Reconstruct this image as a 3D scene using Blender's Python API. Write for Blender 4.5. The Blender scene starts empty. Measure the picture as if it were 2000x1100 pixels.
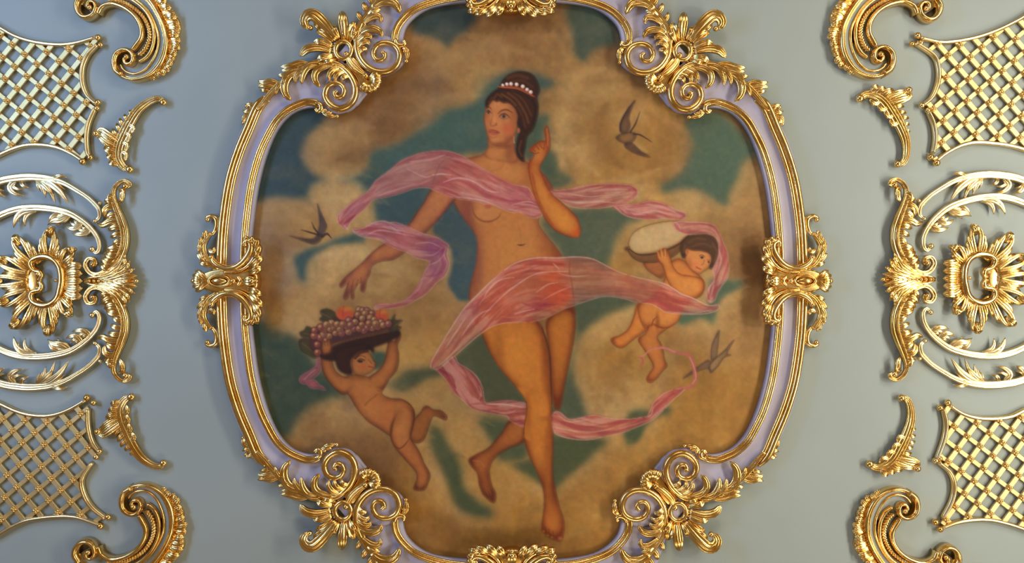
import bpy, math, random
import numpy as np

# ------------------------------------------------------------------ camera, light, exposure
# the photograph looks straight up at a ceiling 4.8 m above the lens; plan units below
# are "px" of 3 mm, x to the right, y down the picture, h = relief below the ceiling plane
S = 0.003
CEIL = 6.4
D = 1600.0                               # lens to ceiling, in px
scene = bpy.context.scene
col = scene.collection
cam_d = bpy.data.cameras.new('camera')
cam = bpy.data.objects.new('camera', cam_d); col.objects.link(cam)
cam_d.sensor_width = 36.0
cam_d.lens = 36.0 * D / 2000.0
cam.location = (0, 0, CEIL - D * S)
cam.rotation_euler = (math.pi, 0, 0)     # looks straight up, picture bottom towards +Y
scene.camera = cam
scene.view_settings.view_transform = 'Standard'
scene.view_settings.look = 'None'
scene.view_settings.gamma = 1.0
scene.view_settings.use_curve_mapping = False
scene.view_settings.exposure = 0.0

world = bpy.data.worlds.new('room_light'); scene.world = world
world.use_nodes = True
wn = world.node_tree.nodes; wl = world.node_tree.links
wn.clear()
w_out = wn.new('ShaderNodeOutputWorld'); w_bg = wn.new('ShaderNodeBackground')
w_tc = wn.new('ShaderNodeTexCoord'); w_sep = wn.new('ShaderNodeSeparateXYZ'); w_ramp = wn.new('ShaderNodeValToRGB')
w_mr = wn.new('ShaderNodeMapRange'); w_mr.inputs[1].default_value = -1; w_mr.inputs[2].default_value = 1
wl.new(w_tc.outputs['Generated'], w_sep.inputs[0]); wl.new(w_sep.outputs['Z'], w_mr.inputs[0]); wl.new(w_mr.outputs[0], w_ramp.inputs[0])
e = w_ramp.color_ramp.elements                    # floor (below) darker and warm, walls of the room paler
e[0].position = 0.0; e[0].color = (0.42, 0.25, 0.10, 1)
e[1].position = 0.16; e[1].color = (0.34, 0.23, 0.13, 1)
e2 = e.new(0.30); e2.color = (0.22, 0.19, 0.16, 1)
e3 = e.new(0.5); e3.color = (0.16, 0.15, 0.15, 1)
wl.new(w_ramp.outputs[0], w_bg.inputs[0]); w_bg.inputs[1].default_value = 0.5
wl.new(w_bg.outputs[0], w_out.inputs[0])

def area(name, loc, target, sx, sy, power, color):
    d = bpy.data.lights.new(name, 'AREA'); d.shape = 'RECTANGLE'; d.size = sx; d.size_y = sy
    d.energy = power; d.color = color
    o = bpy.data.objects.new(name, d); col.objects.link(o); o.location = loc
    v = [t - l for t, l in zip(target, loc)]
    L = math.sqrt(sum(c * c for c in v)); v = [c / L for c in v]
    # -Z towards the target, local Y kept along world Y (or X for the end windows)
    from mathutils import Vector
    o.rotation_euler = Vector(v).to_track_quat('-Z', 'Y').to_euler()
    return o
# daylight through the window rows of the four walls: cool on the left, warm on the right
area('window_light_left', (-4.9, -1.5, 2.9), (-1.2, -0.5, CEIL), 4.2, 1.3, 128, (0.29, 0.56, 1.12))
area('window_light_right', (4.9, -0.3, 2.9), (1.2, 0, CEIL), 6.6, 0.9, 185, (1.0, 0.96, 0.84))
area('window_light_top', (0.3, -4.3, 2.8), (0, -1.0, CEIL), 4.0, 1.2, 44, (1.0, 0.90, 0.80))
area('window_light_bottom', (0.6, 4.3, 2.8), (0, 1.0, CEIL), 4.0, 1.2, 42, (1.0, 0.86, 0.66))

# added unseen point lights, for sparks on the gilding and crisper shadows
def lamp(name, loc, power, color, r=0.12):
    d = bpy.data.lights.new(name, 'POINT'); d.energy = power; d.color = color; d.shadow_soft_size = r
    o = bpy.data.objects.new(name, d); col.objects.link(o); o.location = loc
lamp('added_spark_left', (-4.6, -2.0, 3.3), 90, (0.40, 0.66, 1.12))
lamp('added_spark_left', (-3.9, 0.15, 3.8), 42, (1.0, 0.93, 0.88), 0.09)
lamp('added_spark_right', (4.6, -1.9, 3.3), 60, (1.0, 0.96, 0.86))
lamp('added_spark_right', (4.6, 1.6, 3.3), 60, (1.0, 0.95, 0.84))
lamp('added_spark_right', (4.2, -0.1, 3.5), 100, (1.0, 0.95, 0.85), 0.09)
lamp('added_spark_top', (0.4, -3.9, 3.2), 56, (1.0, 0.92, 0.82))
lamp('added_spark_bottom', (0.8, 3.9, 3.2), 52, (1.0, 0.88, 0.70))

# ------------------------------------------------------------------ materials
def mat_new(name):
    m = bpy.data.materials.new(name); m.use_nodes = True
    nt = m.node_tree; b = nt.nodes['Principled BSDF']
    return m, nt, b
def add_noise_bump(nt, b, scale, strength, dist, detail=4):
    tc = nt.nodes.new('ShaderNodeTexCoord'); n = nt.nodes.new('ShaderNodeTexNoise'); bp = nt.nodes.new('ShaderNodeBump')
    n.inputs['Scale'].default_value = scale; n.inputs['Detail'].default_value = detail
    bp.inputs['Strength'].default_value = strength; bp.inputs['Distance'].default_value = dist
    nt.links.new(tc.outputs['Object'], n.inputs['Vector']); nt.links.new(n.outputs['Fac'], bp.inputs['Height'])
    nt.links.new(bp.outputs['Normal'], b.inputs['Normal'])
    return tc, n
def two_tone(nt, b, tc, scale, c1, c2, detail=5):
    n = nt.nodes.new('ShaderNodeTexNoise'); r = nt.nodes.new('ShaderNodeValToRGB')
    n.inputs['Scale'].default_value = scale; n.inputs['Detail'].default_value = detail
    r.color_ramp.elements[0].position = .35; r.color_ramp.elements[1].position = .65
    r.color_ramp.elements[0].color = (*c1, 1); r.color_ramp.elements[1].color = (*c2, 1)
    nt.links.new(tc.outputs['Object'], n.inputs['Vector']); nt.links.new(n.outputs['Fac'], r.inputs[0])
    nt.links.new(r.outputs[0], b.inputs['Base Color'])

M_GOLD, nt, b = mat_new('gilding')
b.inputs['Metallic'].default_value = 1.0; b.inputs['Roughness'].default_value = 0.24
b.inputs['Coat Weight'].default_value = 0.5; b.inputs['Coat Roughness'].default_value = 0.16; b.inputs['Coat IOR'].default_value = 1.7
tc, _ = add_noise_bump(nt, b, 28, 0.16, 0.004, 2)
two_tone(nt, b, tc, 14, (0.80, 0.46, 0.10), (0.95, 0.66, 0.24))
M_GOLDP, nt, b = mat_new('pale_gilding')
b.inputs['Metallic'].default_value = 1.0; b.inputs['Roughness'].default_value = 0.3
b.inputs['Coat Weight'].default_value = 0.5; b.inputs['Coat Roughness'].default_value = 0.2; b.inputs['Coat IOR'].default_value = 1.7
tc, _ = add_noise_bump(nt, b, 28, 0.15, 0.003, 2)
two_tone(nt, b, tc, 10, (0.84, 0.60, 0.24), (0.93, 0.72, 0.36))
M_GOLDM, nt, b = mat_new('matt_pale_gilding')
b.inputs['Metallic'].default_value = 1.0; b.inputs['Roughness'].default_value = 0.52
tc, _ = add_noise_bump(nt, b, 40, 0.2, 0.003, 2)
two_tone(nt, b, tc, 10, (0.66, 0.48, 0.19), (0.74, 0.56, 0.27))
M_CEIL, nt, b = mat_new('sage_ceiling_paint')
b.inputs['Roughness'].default_value = 0.62
tc, _ = add_noise_bump(nt, b, 30, 0.12, 0.004)
two_tone(nt, b, tc, 1.3, (0.305, 0.345, 0.315), (0.325, 0.365, 0.335))
M_LAV, nt, b = mat_new('lavender_plaster_paint')
b.inputs['Roughness'].default_value = 0.5
tc, _ = add_noise_bump(nt, b, 40, 0.1, 0.003)
two_tone(nt, b, tc, 6, (0.41, 0.375, 0.46), (0.45, 0.415, 0.50))
M_CANVAS, nt, b = mat_new('oil_on_canvas')
b.inputs['Roughness'].default_value = 0.6
b.inputs['Specular IOR Level'].default_value = 0.25
at = nt.nodes.new('ShaderNodeVertexColor'); at.layer_name = 'paint'
nt.links.new(at.outputs['Color'], b.inputs['Base Color'])
add_noise_bump(nt, b, 120, 0.15, 0.002)

# ------------------------------------------------------------------ mesh tools
def tag(o, label=None, cat=None, group=None, kind=None):
    if label: o['label'] = label
    if cat: o['category'] = cat
    if group: o['group'] = group
    if kind: o['kind'] = kind
    return o
def W(x, y, h, hm):
    """traced plan point -> world; hm is the relief height at which it was traced"""
    k = (D - hm) / D * S
    return ((x - 1000) * k, (y - 550) * k, CEIL - h * S)
def thing(name, c, label, cat, group=None, hm=12):
    o = bpy.data.objects.new(name, None); col.objects.link(o)
    o.location = W(c[0], c[1], 0, hm); o.empty_display_size = 0.1
    tag(o, label, cat, group)
    return o

ID = lambda x, y: (x, y)
def similarity(a, b, A, B, mirror=False):
    """plan map taking a->A and b->B (with a flip when mirror)"""
    za, zb, ZA, ZB = complex(*a), complex(*b), complex(*A), complex(*B)
    if mirror: za, zb = za.conjugate(), zb.conjugate()
    m = (ZB - ZA) / (zb - za); t = ZA - m * za
    def f(x, y):
        z = complex(x, -y if mirror else y)
        w = m * z + t
        return (w.real, w.imag)
    f.mirror = mirror
    f.scale = abs(m)
    return f
def flip(mx=False, my=False, dx=0, dy=0, cx=1000, cy=549):
    f = lambda x, y: ((2 * cx - x if mx else x) + dx, (2 * cy - y if my else y) + dy)
    return f

def spl(pts, n=6, closed=False):
    return catmull(pts, closed, n)
def resample(p, n):
    p = np.asarray(p, float)
    d = np.concatenate([[0], np.cumsum(np.hypot(*np.diff(p, axis=0).T))])
    t = np.linspace(0, d[-1], n)
    return np.stack([np.interp(t, d, p[:, k]) for k in range(2)], 1)

def circle_prof(n=10):
    a = np.arange(n) * 2 * math.pi / n
    return np.stack([np.cos(a), np.sin(a)], 1)
ROUND = circle_prof(10)
WALL = np.array([(1, -1), (1, .35), (.8, .8), (.35, 1), (-.35, 1), (-.8, .8), (-1, .35), (-1, -1)], float)
LEAF = np.array([(1, 0), (.82, .5), (.5, .78), (.26, .5), (.12, .62), (0, 1.0), (-.12, .62), (-.26, .5), (-.5, .78), (-.82, .5), (-1, 0), (-.5, -.3), (.5, -.3)], float)
HOLLOW = np.array([(1, .55), (.86, .95), (.6, .6), (.25, .2), (0, .12), (-.25, .2), (-.6, .6), (-.86, .95), (-1, .55), (-.7, -.3), (.7, -.3)], float)
FLUTE = np.array([(1, 0), (.9, .6), (.7, .8), (.5, .35), (.3, .85), (.15, .95), (0, .4), (-.15, .95), (-.3, .85), (-.5, .35), (-.7, .8), (-.9, .6), (-1, 0), (-.5, -.3), (.5, -.3)], float)
FLATBAR = np.array([(1, -.6), (1, .7), (.84, 1), (-.84, 1), (-1, .7), (-1, -.6)], float)
BAR = np.array([(1, -.6), (1, .5), (.6, 1), (-.6, 1), (-1, .5), (-1, -.6)], float)

class MB:
    def __init__(self, T=ID, hm=12, hmin=0.25):
        self.T, self.hm, self.hmin = T, hm, hmin
        self.v, self.f, self.n = [], [], 0
    def add(self, verts, faces):
        off = self.n
        self.v.append(np.asarray(verts, float)); self.n += len(verts)
        self.f += [tuple(i + off for i in f) for f in faces]
    def sweep(self, path, w, hgt, h0, prof=ROUND, closed=False, cap=True):
        p = np.asarray(path, float); n = len(p); m = len(prof)
        t = np.linspace(0, 1, n)
        ev = lambda q: q(t) if callable(q) else np.interp(t, np.linspace(0, 1, np.size(q)), np.atleast_1d(q))
        w, hgt, h0 = ev(w), ev(hgt), ev(h0)
        if closed: d = np.roll(p, -1, 0) - np.roll(p, 1, 0)
        else:
            d = np.gradient(p, axis=0)
        d /= (np.hypot(d[:, 0], d[:, 1])[:, None] + 1e-9)
        nx = np.stack([-d[:, 1], d[:, 0]], 1)
        xy = p[:, None, :] + nx[:, None, :] * (prof[None, :, 0:1] * w[:, None, None])
        hh = h0[:, None] + prof[None, :, 1] * hgt[:, None]
        verts = np.concatenate([xy, hh[..., None]], 2).reshape(-1, 3)
        faces = []
        for i in range(n if closed else n - 1):
            j = (i + 1) % n
            for k in range(m):
                l = (k + 1) % m
                faces.append((i * m + k, i * m + l, j * m + l, j * m + k))
        if cap and not closed:
            faces.append(tuple(range(m - 1, -1, -1))); faces.append(tuple((n - 1) * m + k for k in range(m)))
        self.add(verts, faces)
    def tube(self, pts, r, h0, hgt=None, n=6, prof=ROUND, closed=False):
        p = spl(pts, n, closed)
        self.sweep(p, r, r if hgt is None else hgt, h0, prof, closed)
    def leaf(self, pts, w, hgt=5, h0=6, lift=4, prof=LEAF, n=12, base=.55, peak=.42, pw=.5):
        p = resample(spl(pts, 6), n)
        def wf(t):
            a = base + (1 - base) * np.sin(np.pi / 2 * np.clip(t / peak, 0, 1))
            b = np.clip(1 - ((t - peak) / (1 - peak)) ** 2, 0, 1) ** pw
            return w * np.where(t < peak, a, np.maximum(b, .06))
        hf = lambda t: hgt * np.where(t < peak, 1, np.maximum(.25, np.clip(1 - ((t - peak) / (1 - peak)) ** 2, 0, 1) ** .5))
        of = lambda t: h0 + lift * np.sin(np.pi * np.clip(t, 0, 1) * .8) 
        self.sweep(p, wf, hf, of, prof)
    def ball(self, x, y, r, h, rh=None, n=10, m=6):
        rh = rh or r
        v = [(x, y, h + rh)]
        for i in range(1, m):
            a = math.pi * i / m
            for k in range(n):
                q = 2 * math.pi * k / n
                v.append((x + r * math.sin(a) * math.cos(q), y + r * math.sin(a) * math.sin(q), h + rh * math.cos(a)))
        v.append((x, y, h - rh)); f = []
        for k in range(n): f.append((0, 1 + k, 1 + (k + 1) % n))
        for i in range(m - 2):
            for k in range(n):
                a, b_ = 1 + i * n + k, 1 + i * n + (k + 1) % n
                f.append((a, a + n, b_ + n, b_))
        last = len(v) - 1; s = 1 + (m - 2) * n
        for k in range(n): f.append((last, s + (k + 1) % n, s + k))
        self.add(v, f)
    def plate(self, pts, h_top, h_bot=0, bevel=2.0, smooth=True, n=5):
        """solid slab with a bevelled rim from a closed outline"""
        p = spl(pts, n, True) if smooth else np.asarray(pts, float)
        c = p.mean(0); N = len(p)
        d = np.roll(p, -1, 0) - np.roll(p, 1, 0); d /= np.hypot(d[:, 0], d[:, 1])[:, None] + 1e-9
        nn = np.stack([d[:, 1], -d[:, 0]], 1)
        area2 = np.sum(p[:, 0] * np.roll(p[:, 1], -1) - np.roll(p[:, 0], -1) * p[:, 1])
        if area2 > 0: nn = -nn                   # inward
        else: nn = nn
        if np.sum((p + nn - c) ** 2) > np.sum((p - nn - c) ** 2): nn = -nn
        rings = [(p, h_bot), (p, h_top - bevel), (p + nn * bevel * .5, h_top - bevel * .3), (p + nn * bevel * 1.3, h_top)]
        v = []; f = []
        for q, h in rings: v += [(x, y, h) for x, y in q]
        for r in range(3):
            for i in range(N):
                j = (i + 1) % N
                f.append((r * N + i, r * N + j, (r + 1) * N + j, (r + 1) * N + i))
        f.append(tuple(3 * N + i for i in range(N)))
        self.add(v, f)
    def build(self, name, mat, parent=None, label=None, smooth=True):
        v = np.concatenate(self.v); T = self.T
        k = (D - self.hm) / D * S
        o3 = parent.location if parent is not None else (0, 0, CEIL)
        if parent is not None and parent.parent is not None: o3 = parent.parent.location
        v[:, 2] = np.maximum(v[:, 2], self.hmin)          # nothing sinks into the plaster behind
        out = np.empty_like(v)
        for i, (x, y, h) in enumerate(v):
            X, Y = T(x, y)
            out[i] = ((X - 1000) * k - o3[0], (Y - 550) * k - o3[1], CEIL - h * S - o3[2])
        me = bpy.data.meshes.new(name)
        me.from_pydata(out.tolist(), [], self.f)
        me.polygons.foreach_set('use_smooth', [smooth] * len(me.polygons))
        me.materials.append(mat); me.update()
        o = bpy.data.objects.new(name, me); col.objects.link(o)
        if parent is not None: o.parent = parent
        else: o.location = (0, 0, CEIL)
        if label: o['label'] = label
        return o
# ------------------------------------------------------------------ the painted canvas
# a small brush-and-polygon painter: the artwork is worked out as colours on a fine
# grid of canvas points and stored as a colour attribute of the canvas mesh
PX0, PY0, PX1, PY1 = 470.0, -22.0, 1530.0, 1122.0
RES = 1.45
CW = int((PX1 - PX0) / RES) + 1
CH = int((PY1 - PY0) / RES) + 1
rng = np.random.RandomState(7)

def catmull(pts, closed=False, n=8):
    p = np.asarray(pts, float)
    if len(p) < 3 and not closed:
        t = np.linspace(0, 1, n + 1)[:, None]
        return p[0] * (1 - t) + p[-1] * t
    N = len(p)
    out = []
    rngs = range(N) if closed else range(N - 1)
    for i in rngs:
        if closed:
            a, b, c, d = p[(i - 1) % N], p[i], p[(i + 1) % N], p[(i + 2) % N]
        else:
            b, c = p[i], p[i + 1]
            a = p[i - 1] if i > 0 else 2 * b - c
            d = p[i + 2] if i + 2 < N else 2 * c - b
        for k in range(n):
            t = k / n
            out.append(0.5 * ((2 * b) + (c - a) * t + (2 * a - 5 * b + 4 * c - d) * t * t
                              + (3 * b - a - 3 * c + d) * t ** 3))
    if not closed:
        out.append(p[-1])
    return np.array(out)

def box1(a, r, ax):
    if r < 1: return a
    k = 2 * r + 1
    pad = [(0, 0)] * a.ndim; pad[ax] = (r + 1, r)
    c = np.cumsum(np.pad(a, pad, mode='edge'), axis=ax, dtype=np.float64)
    n = a.shape[ax]
    hi = np.take(c, range(k, k + n), axis=ax); lo = np.take(c, range(0, n), axis=ax)
    return ((hi - lo) / k).astype(np.float32)

def blur(a, s):                          # s in photo px, about a gaussian sigma
    r = int(round(s / RES * 0.95))
    if r < 1:
        if s <= 0.3: return a
        b = a.copy(); w = min(0.25, s / RES * 0.25)
        p = np.pad(a, [(1, 1), (1, 1)] + [(0, 0)] * (a.ndim - 2), mode='edge')
        return a * (1 - 4 * w) + w * (p[2:, 1:-1] + p[:-2, 1:-1] + p[1:-1, 2:] + p[1:-1, :-2])
    for _ in range(3):
        a = box1(box1(a, r, 0), r, 1)
    return a

def vnoise(cell, seed, h=None, w=None):
    r = np.random.RandomState(seed)
    h = h or CH; w = w or CW
    gh = int(h * RES / cell) + 4; gw = int(w * RES / cell) + 4
    g = r.rand(gh, gw).astype(np.float32)
    y = np.arange(h) * RES / cell; x = np.arange(w) * RES / cell
    yi = y.astype(int); xi = x.astype(int)
    fy = (y - yi)[:, None]; fx = (x - xi)[None, :]
    fy = fy * fy * (3 - 2 * fy); fx = fx * fx * (3 - 2 * fx)
    a = g[yi][:, xi]; b = g[yi][:, xi + 1]; c = g[yi + 1][:, xi]; d = g[yi + 1][:, xi + 1]
    return ((a * (1 - fx) + b * fx) * (1 - fy) + (c * (1 - fx) + d * fx) * fy - 0.5) * 2

def fbm(cell, seed, octv=4):
    s = 0; amp = 1; tot = 0
    for o in range(octv):
        s = s + amp * vnoise(cell / 2 ** o, seed + 31 * o); tot += amp; amp *= 0.55
    return s / tot

def rgb(c):
    return np.array(c, np.float32) / 255.0

cv = np.zeros((CH, CW, 3), np.float32)

def bbox(p, pad):
    x0 = max(0, int((p[:, 0].min() - pad - PX0) / RES)); x1 = min(CW, int((p[:, 0].max() + pad - PX0) / RES) + 2)
    y0 = max(0, int((p[:, 1].min() - pad - PY0) / RES)); y1 = min(CH, int((p[:, 1].max() + pad - PY0) / RES) + 2)
    return x0, x1, y0, y1

def pmask(pts, soft=0.8, smooth=True, wob=0, seed=0):
    """full size coverage mask of a closed outline given in photo px"""
    p = catmull(pts, True, 6) if smooth else np.asarray(pts, float)
    m = np.zeros((CH, CW), np.float32)
    x0, x1, y0, y1 = bbox(p, soft * 4 + wob * 1.5 + 4)
    if x1 <= x0 or y1 <= y0: return m
    SS = 2
    xs = PX0 + (x0 + (np.arange((x1 - x0) * SS) + .5) / SS) * RES
    ys = PY0 + (y0 + (np.arange((y1 - y0) * SS) + .5) / SS) * RES
    inside = np.zeros((len(ys), len(xs)), bool)
    q = np.roll(p, -1, 0)
    for (ax, ay), (bx, by) in zip(p, q):
        if ay == by: continue
        lo, hi = min(ay, by), max(ay, by)
        r0, r1 = np.searchsorted(ys, lo), np.searchsorted(ys, hi)
        if r1 <= r0: continue
        xc = ax + (ys[r0:r1] - ay) * (bx - ax) / (by - ay)
        inside[r0:r1] ^= xs[None, :] < xc[:, None]
    a = inside.reshape(y1 - y0, SS, x1 - x0, SS).mean((1, 3)).astype(np.float32)
    m[y0:y1, x0:x1] = a
    if wob > 0:
        dx = (fbm(46, seed + 5, 4) * wob / RES); dy = (fbm(46, seed + 77, 4) * wob / RES)
        yy, xx = np.mgrid[0:CH, 0:CW]
        m = m[np.clip((yy + dy).astype(int), 0, CH - 1), np.clip((xx + dx).astype(int), 0, CW - 1)]
    return blur(m, soft)

def fill(m, col, a=1.0):
    k = (m * a)[..., None]
    cv[:] = cv * (1 - k) + rgb(col) * k

def stroke(pts, w, col, a=1.0, soft=0.35, clip=None, n=8):
    """brush stroke; w is one width or a list along the stroke (photo px)"""
    p = catmull(pts, False, n)
    ws = np.interp(np.linspace(0, 1, len(p)), np.linspace(0, 1, len(np.atleast_1d(w))), np.atleast_1d(w)) / 2
    pad = ws.max() * (1 + soft) + 3
    x0, x1, y0, y1 = bbox(p, pad)
    if x1 <= x0 or y1 <= y0: return
    X = (PX0 + np.arange(x0, x1) * RES)[None, :]; Y = (PY0 + np.arange(y0, y1) * RES)[:, None]
    best = np.zeros((y1 - y0, x1 - x0), np.float32)
    for i in range(len(p) - 1):
        ax, ay = p[i]; bx, by = p[i + 1]
        dx, dy = bx - ax, by - ay; L = dx * dx + dy * dy + 1e-9
        t = np.clip(((X - ax) * dx + (Y - ay) * dy) / L, 0, 1)
        d = np.hypot(X - ax - t * dx, Y - ay - t * dy)
        r = ws[i] * (1 - t) + ws[i + 1] * t
        e = np.maximum(0.7, r * soft)
        best = np.maximum(best, np.clip((r + e - d) / (2 * e), 0, 1) * np.clip(r / 0.35, 0, 1))
    best = best * best * (3 - 2 * best) * a
    if clip is not None: best = best * clip[y0:y1, x0:x1]
    k = best[..., None]
    cv[y0:y1, x0:x1] = cv[y0:y1, x0:x1] * (1 - k) + rgb(col) * k

def dab(x, y, rx, ry, col, a=1.0, soft=0.5, clip=None, ang=0):
    pad = max(rx, ry) * (1 + soft) + 3
    x0, x1, y0, y1 = bbox(np.array([[x, y]]), pad)
    if x1 <= x0 or y1 <= y0: return
    X = (PX0 + np.arange(x0, x1) * RES)[None, :] - x; Y = (PY0 + np.arange(y0, y1) * RES)[:, None] - y
    c, s = math.cos(ang), math.sin(ang)
    d = np.hypot((X * c + Y * s) / rx, (-X * s + Y * c) / ry)
    e = max(soft, 0.7 / min(rx, ry))
    k = np.clip((1 + e - d) / (2 * e), 0, 1); k = k * k * (3 - 2 * k) * a
    if clip is not None: k = k * clip[y0:y1, x0:x1]
    k = k[..., None]
    cv[y0:y1, x0:x1] = cv[y0:y1, x0:x1] * (1 - k) + rgb(col) * k

def figure(pts, base, edge, ew=7, line=None, la=0.6, soft=0.8, lw=1.6, alpha=1.0):
    """a painted form: base colour in the middle turning to the edge colour at its contour"""
    m = pmask(pts, soft)
    hard = np.clip((blur(m, ew) - 0.5) * 2.0, 0, 1)
    t = (hard * (2 - hard))[..., None]
    col = rgb(edge) * (1 - t) + rgb(base) * t
    k = (m * alpha)[..., None]
    cv[:] = cv * (1 - k) + col * k
    if line is not None:
        p = list(pts) + [pts[0]]
        stroke(p, lw, line, la * .72, 0.7, n=5)
    return m

# ---- sky and clouds
PAL = {'D': (90, 60, 34), 'B': (114, 78, 44), 'M': (138, 98, 55), 'T': (164, 124, 72), 'L': (184, 145, 90),
       'C': (202, 166, 110), 'O': (144, 98, 38), 'G': (167, 120, 56), 'K': (146, 115, 82)}
ROWS = """DDDDDDBBBBBBBBBBBBBBB
BBBBBBMMMMMMMMBBBBBBB
BBBBMMMTTTMTTMMMMMMMM
BBBBMMMKTTMMTTTTMMMMM
BBBBMMMKTTMMTTGTGMMMM
BBMTTMMKTMMMLTTGTMMMM
BKKTTTMTTMMTLTGTTMMMT
KKTLLTMMMMMTTGTTMMMTT
KTTLLTTMMMTTTTGLGTTTT
KKTTTTMMMMMTTGLGTTTMM
KKTLLTTMMMMMTGGTTTTMM
MKTLTTTTTMMMGGGTTTTMM
MTTTTTTTTTMMGLLLTTTTT
MTTTTTGGTTMMGLTGGTTTT
OMTTTGGGTMMMTTGGTGTTG
OOTTTTGGGMMGTTTGTGGGG
OOMTKTGTTTMGTTLLGGGGG
OOMMMTTGGGMGTTLGGGGGG
OMMMMMGTGGGGGTGGGGGGO
OOMMMMOTGGGGGGGGGGOOO
OOOOOOOOMGOGOGGGOOOOO
OOOOOOOOOOOOOOOOOOOOO
OOOOOOOOOOOBOOOOOOOOO""".split('\n')
grid = np.array([[PAL[c] for c in r] for r in ROWS], np.float32) / 255.0
wx = fbm(60, 3) * 22; wy = fbm(60, 9) * 22
GX = np.clip((PX0 + np.arange(CW)[None, :] * RES + wx - 500) / 50, 0, 19.999)
GY = np.clip((PY0 + np.arange(CH)[:, None] * RES + wy) / 50, 0, 21.999)
ix = GX.astype(int); iy = GY.astype(int); fx = (GX - ix)[..., None]; fy = (GY - iy)[..., None]
cv[:] = ((grid[iy, ix] * (1 - fx) + grid[iy, ix + 1] * fx) * (1 - fy)
         + (grid[iy + 1, ix] * (1 - fx) + grid[iy + 1, ix + 1] * fx) * fy)

n1 = fbm(26, 41, 4); n2 = fbm(90, 55, 3)
cv *= (1 + 0.16 * n1 + 0.10 * n2)[..., None]

TEAL = (70, 95, 85)
SKY = [  # outline, colour, edge softness
    ([(806, 20), (870, 5), (930, 20), (924, 48), (912, 62), (892, 74), (877, 97), (862, 84), (840, 72), (806, 62)], (56, 72, 66), 7),
    ([(640, 205), (600, 200), (545, 230), (495, 300), (478, 400), (500, 396), (535, 383), (575, 388), (603, 388), (612, 366),
      (640, 352), (615, 338), (597, 320), (590, 300), (602, 268), (630, 242)], (60, 82, 82), 6),
    ([(1087, 158), (1078, 172), (1050, 190), (1045, 300), (960, 300), (930, 300), (900, 305), (800, 350), (740, 372), (728, 400),
      (740, 440), (800, 445), (870, 380), (890, 330), (718, 372), (700, 360), (650, 352), (690, 345), (716, 330), (722, 304), (742, 288),
      (780, 282), (812, 258), (846, 240), (872, 216), (905, 208), (930, 196), (948, 172), (966, 148), (1000, 136), (1050, 146)], TEAL, 6),
    ([(712, 365), (735, 345), (780, 325), (850, 350), (835, 372), (808, 425), (796, 442), (752, 436), (736, 440), (737, 412),
      (732, 394), (716, 378)], (66, 88, 86), 5),
    ([(845, 440), (880, 390), (905, 410), (930, 450), (940, 500), (930, 560), (925, 585), (905, 590), (886, 580), (874, 552),
      (884, 520), (880, 480), (850, 462)], (66, 88, 88), 4),
    ([(574, 512), (590, 490), (640, 474), (690, 454), (716, 462), (712, 474), (672, 480), (640, 488), (612, 506), (600, 530), (600, 552),
      (586, 548)], (66, 90, 82), 5),
    ([(480, 610), (530, 640), (582, 658), (606, 690), (650, 740), (676, 772), (640, 782), (600, 802), (578, 830), (560, 858),
      (528, 840), (500, 740)], (58, 76, 58), 8),
    ([(752, 752), (775, 738), (790, 722), (850, 712), (880, 700), (920, 660), (950, 650), (1010, 740), (1045, 800), (1000, 812), (950, 800),
      (900, 730), (860, 738), (836, 744), (806, 762), (782, 768)], (78, 84, 56), 7),
    ([(725, 690), (756, 690), (752, 715), (730, 722)], (70, 92, 72), 3),
    ([(1100, 560), (1200, 560), (1256, 588), (1228, 604), (1182, 622), (1146, 650), (1126, 690), (1126, 740), (1140, 780), (1152, 812), (1150, 830),
      (1060, 820), (1080, 780), (1115, 690), (1118, 620)], (82, 92, 66), 6),
    ([(1060, 848), (1150, 848), (1190, 858), (1168, 884), (1140, 912), (1108, 934), (1082, 960), (1062, 950), (1030, 936), (1008, 922), (990, 900),
      (1040, 890)], (78, 88, 54), 7),
    ([(936, 816), (995, 816), (1030, 840), (1030, 900), (980, 904), (960, 870), (945, 848)], (80, 90, 58), 7),
    ([(838, 832), (866, 840), (885, 880), (900, 906), (912, 950), (936, 978), (960, 990), (962, 1016), (930, 1012), (896, 996), (880, 972), (868, 934),
      (846, 890), (836, 860)], (74, 84, 52), 6),
    ([(1120, 404), (1200, 404), (1262, 424), (1228, 440), (1208, 468), (1196, 510), (1184, 538), (1150, 520), (1110, 520), (1080, 480),
      (1056, 440), (1068, 424)], (88, 100, 76), 6),
    ([(1108, 10), (1180, 10), (1206, 60), (1200, 90), (1166, 98), (1144, 124), (1124, 110), (1116, 70)], (66, 84, 68), 7),
    ([(1338, 232), (1400, 215), (1450, 260), (1478, 300), (1452, 318), (1444, 352), (1430, 384), (1424, 404), (1402, 398), (1376, 380), (1340, 370),
      (1300, 378), (1290, 362), (1322, 344), (1344, 316), (1352, 280)], (82, 104, 82), 7),
    ([(1048, 230), (1072, 226), (1068, 248), (1058, 280), (1082, 300), (1096, 330), (1120, 344), (1118, 358), (1080, 368), (1050, 330), (1028, 310),
      (1020, 290), (1030, 262)], (78, 96, 72), 5),
    ([(1384, 545), (1440, 545), (1455, 556), (1430, 572), (1408, 590), (1400, 620), (1392, 634), (1366, 624), (1340, 636), (1322, 634), (1330, 605),
      (1380, 600)], (88, 110, 82), 5),
    ([(1216, 846), (1224, 812), (1240, 798), (1270, 800), (1300, 790), (1314, 806), (1280, 820), (1262, 836), (1252, 856), (1228, 876)], (78, 92, 58), 5)]
SKYM = np.zeros((CH, CW), np.float32)
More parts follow.
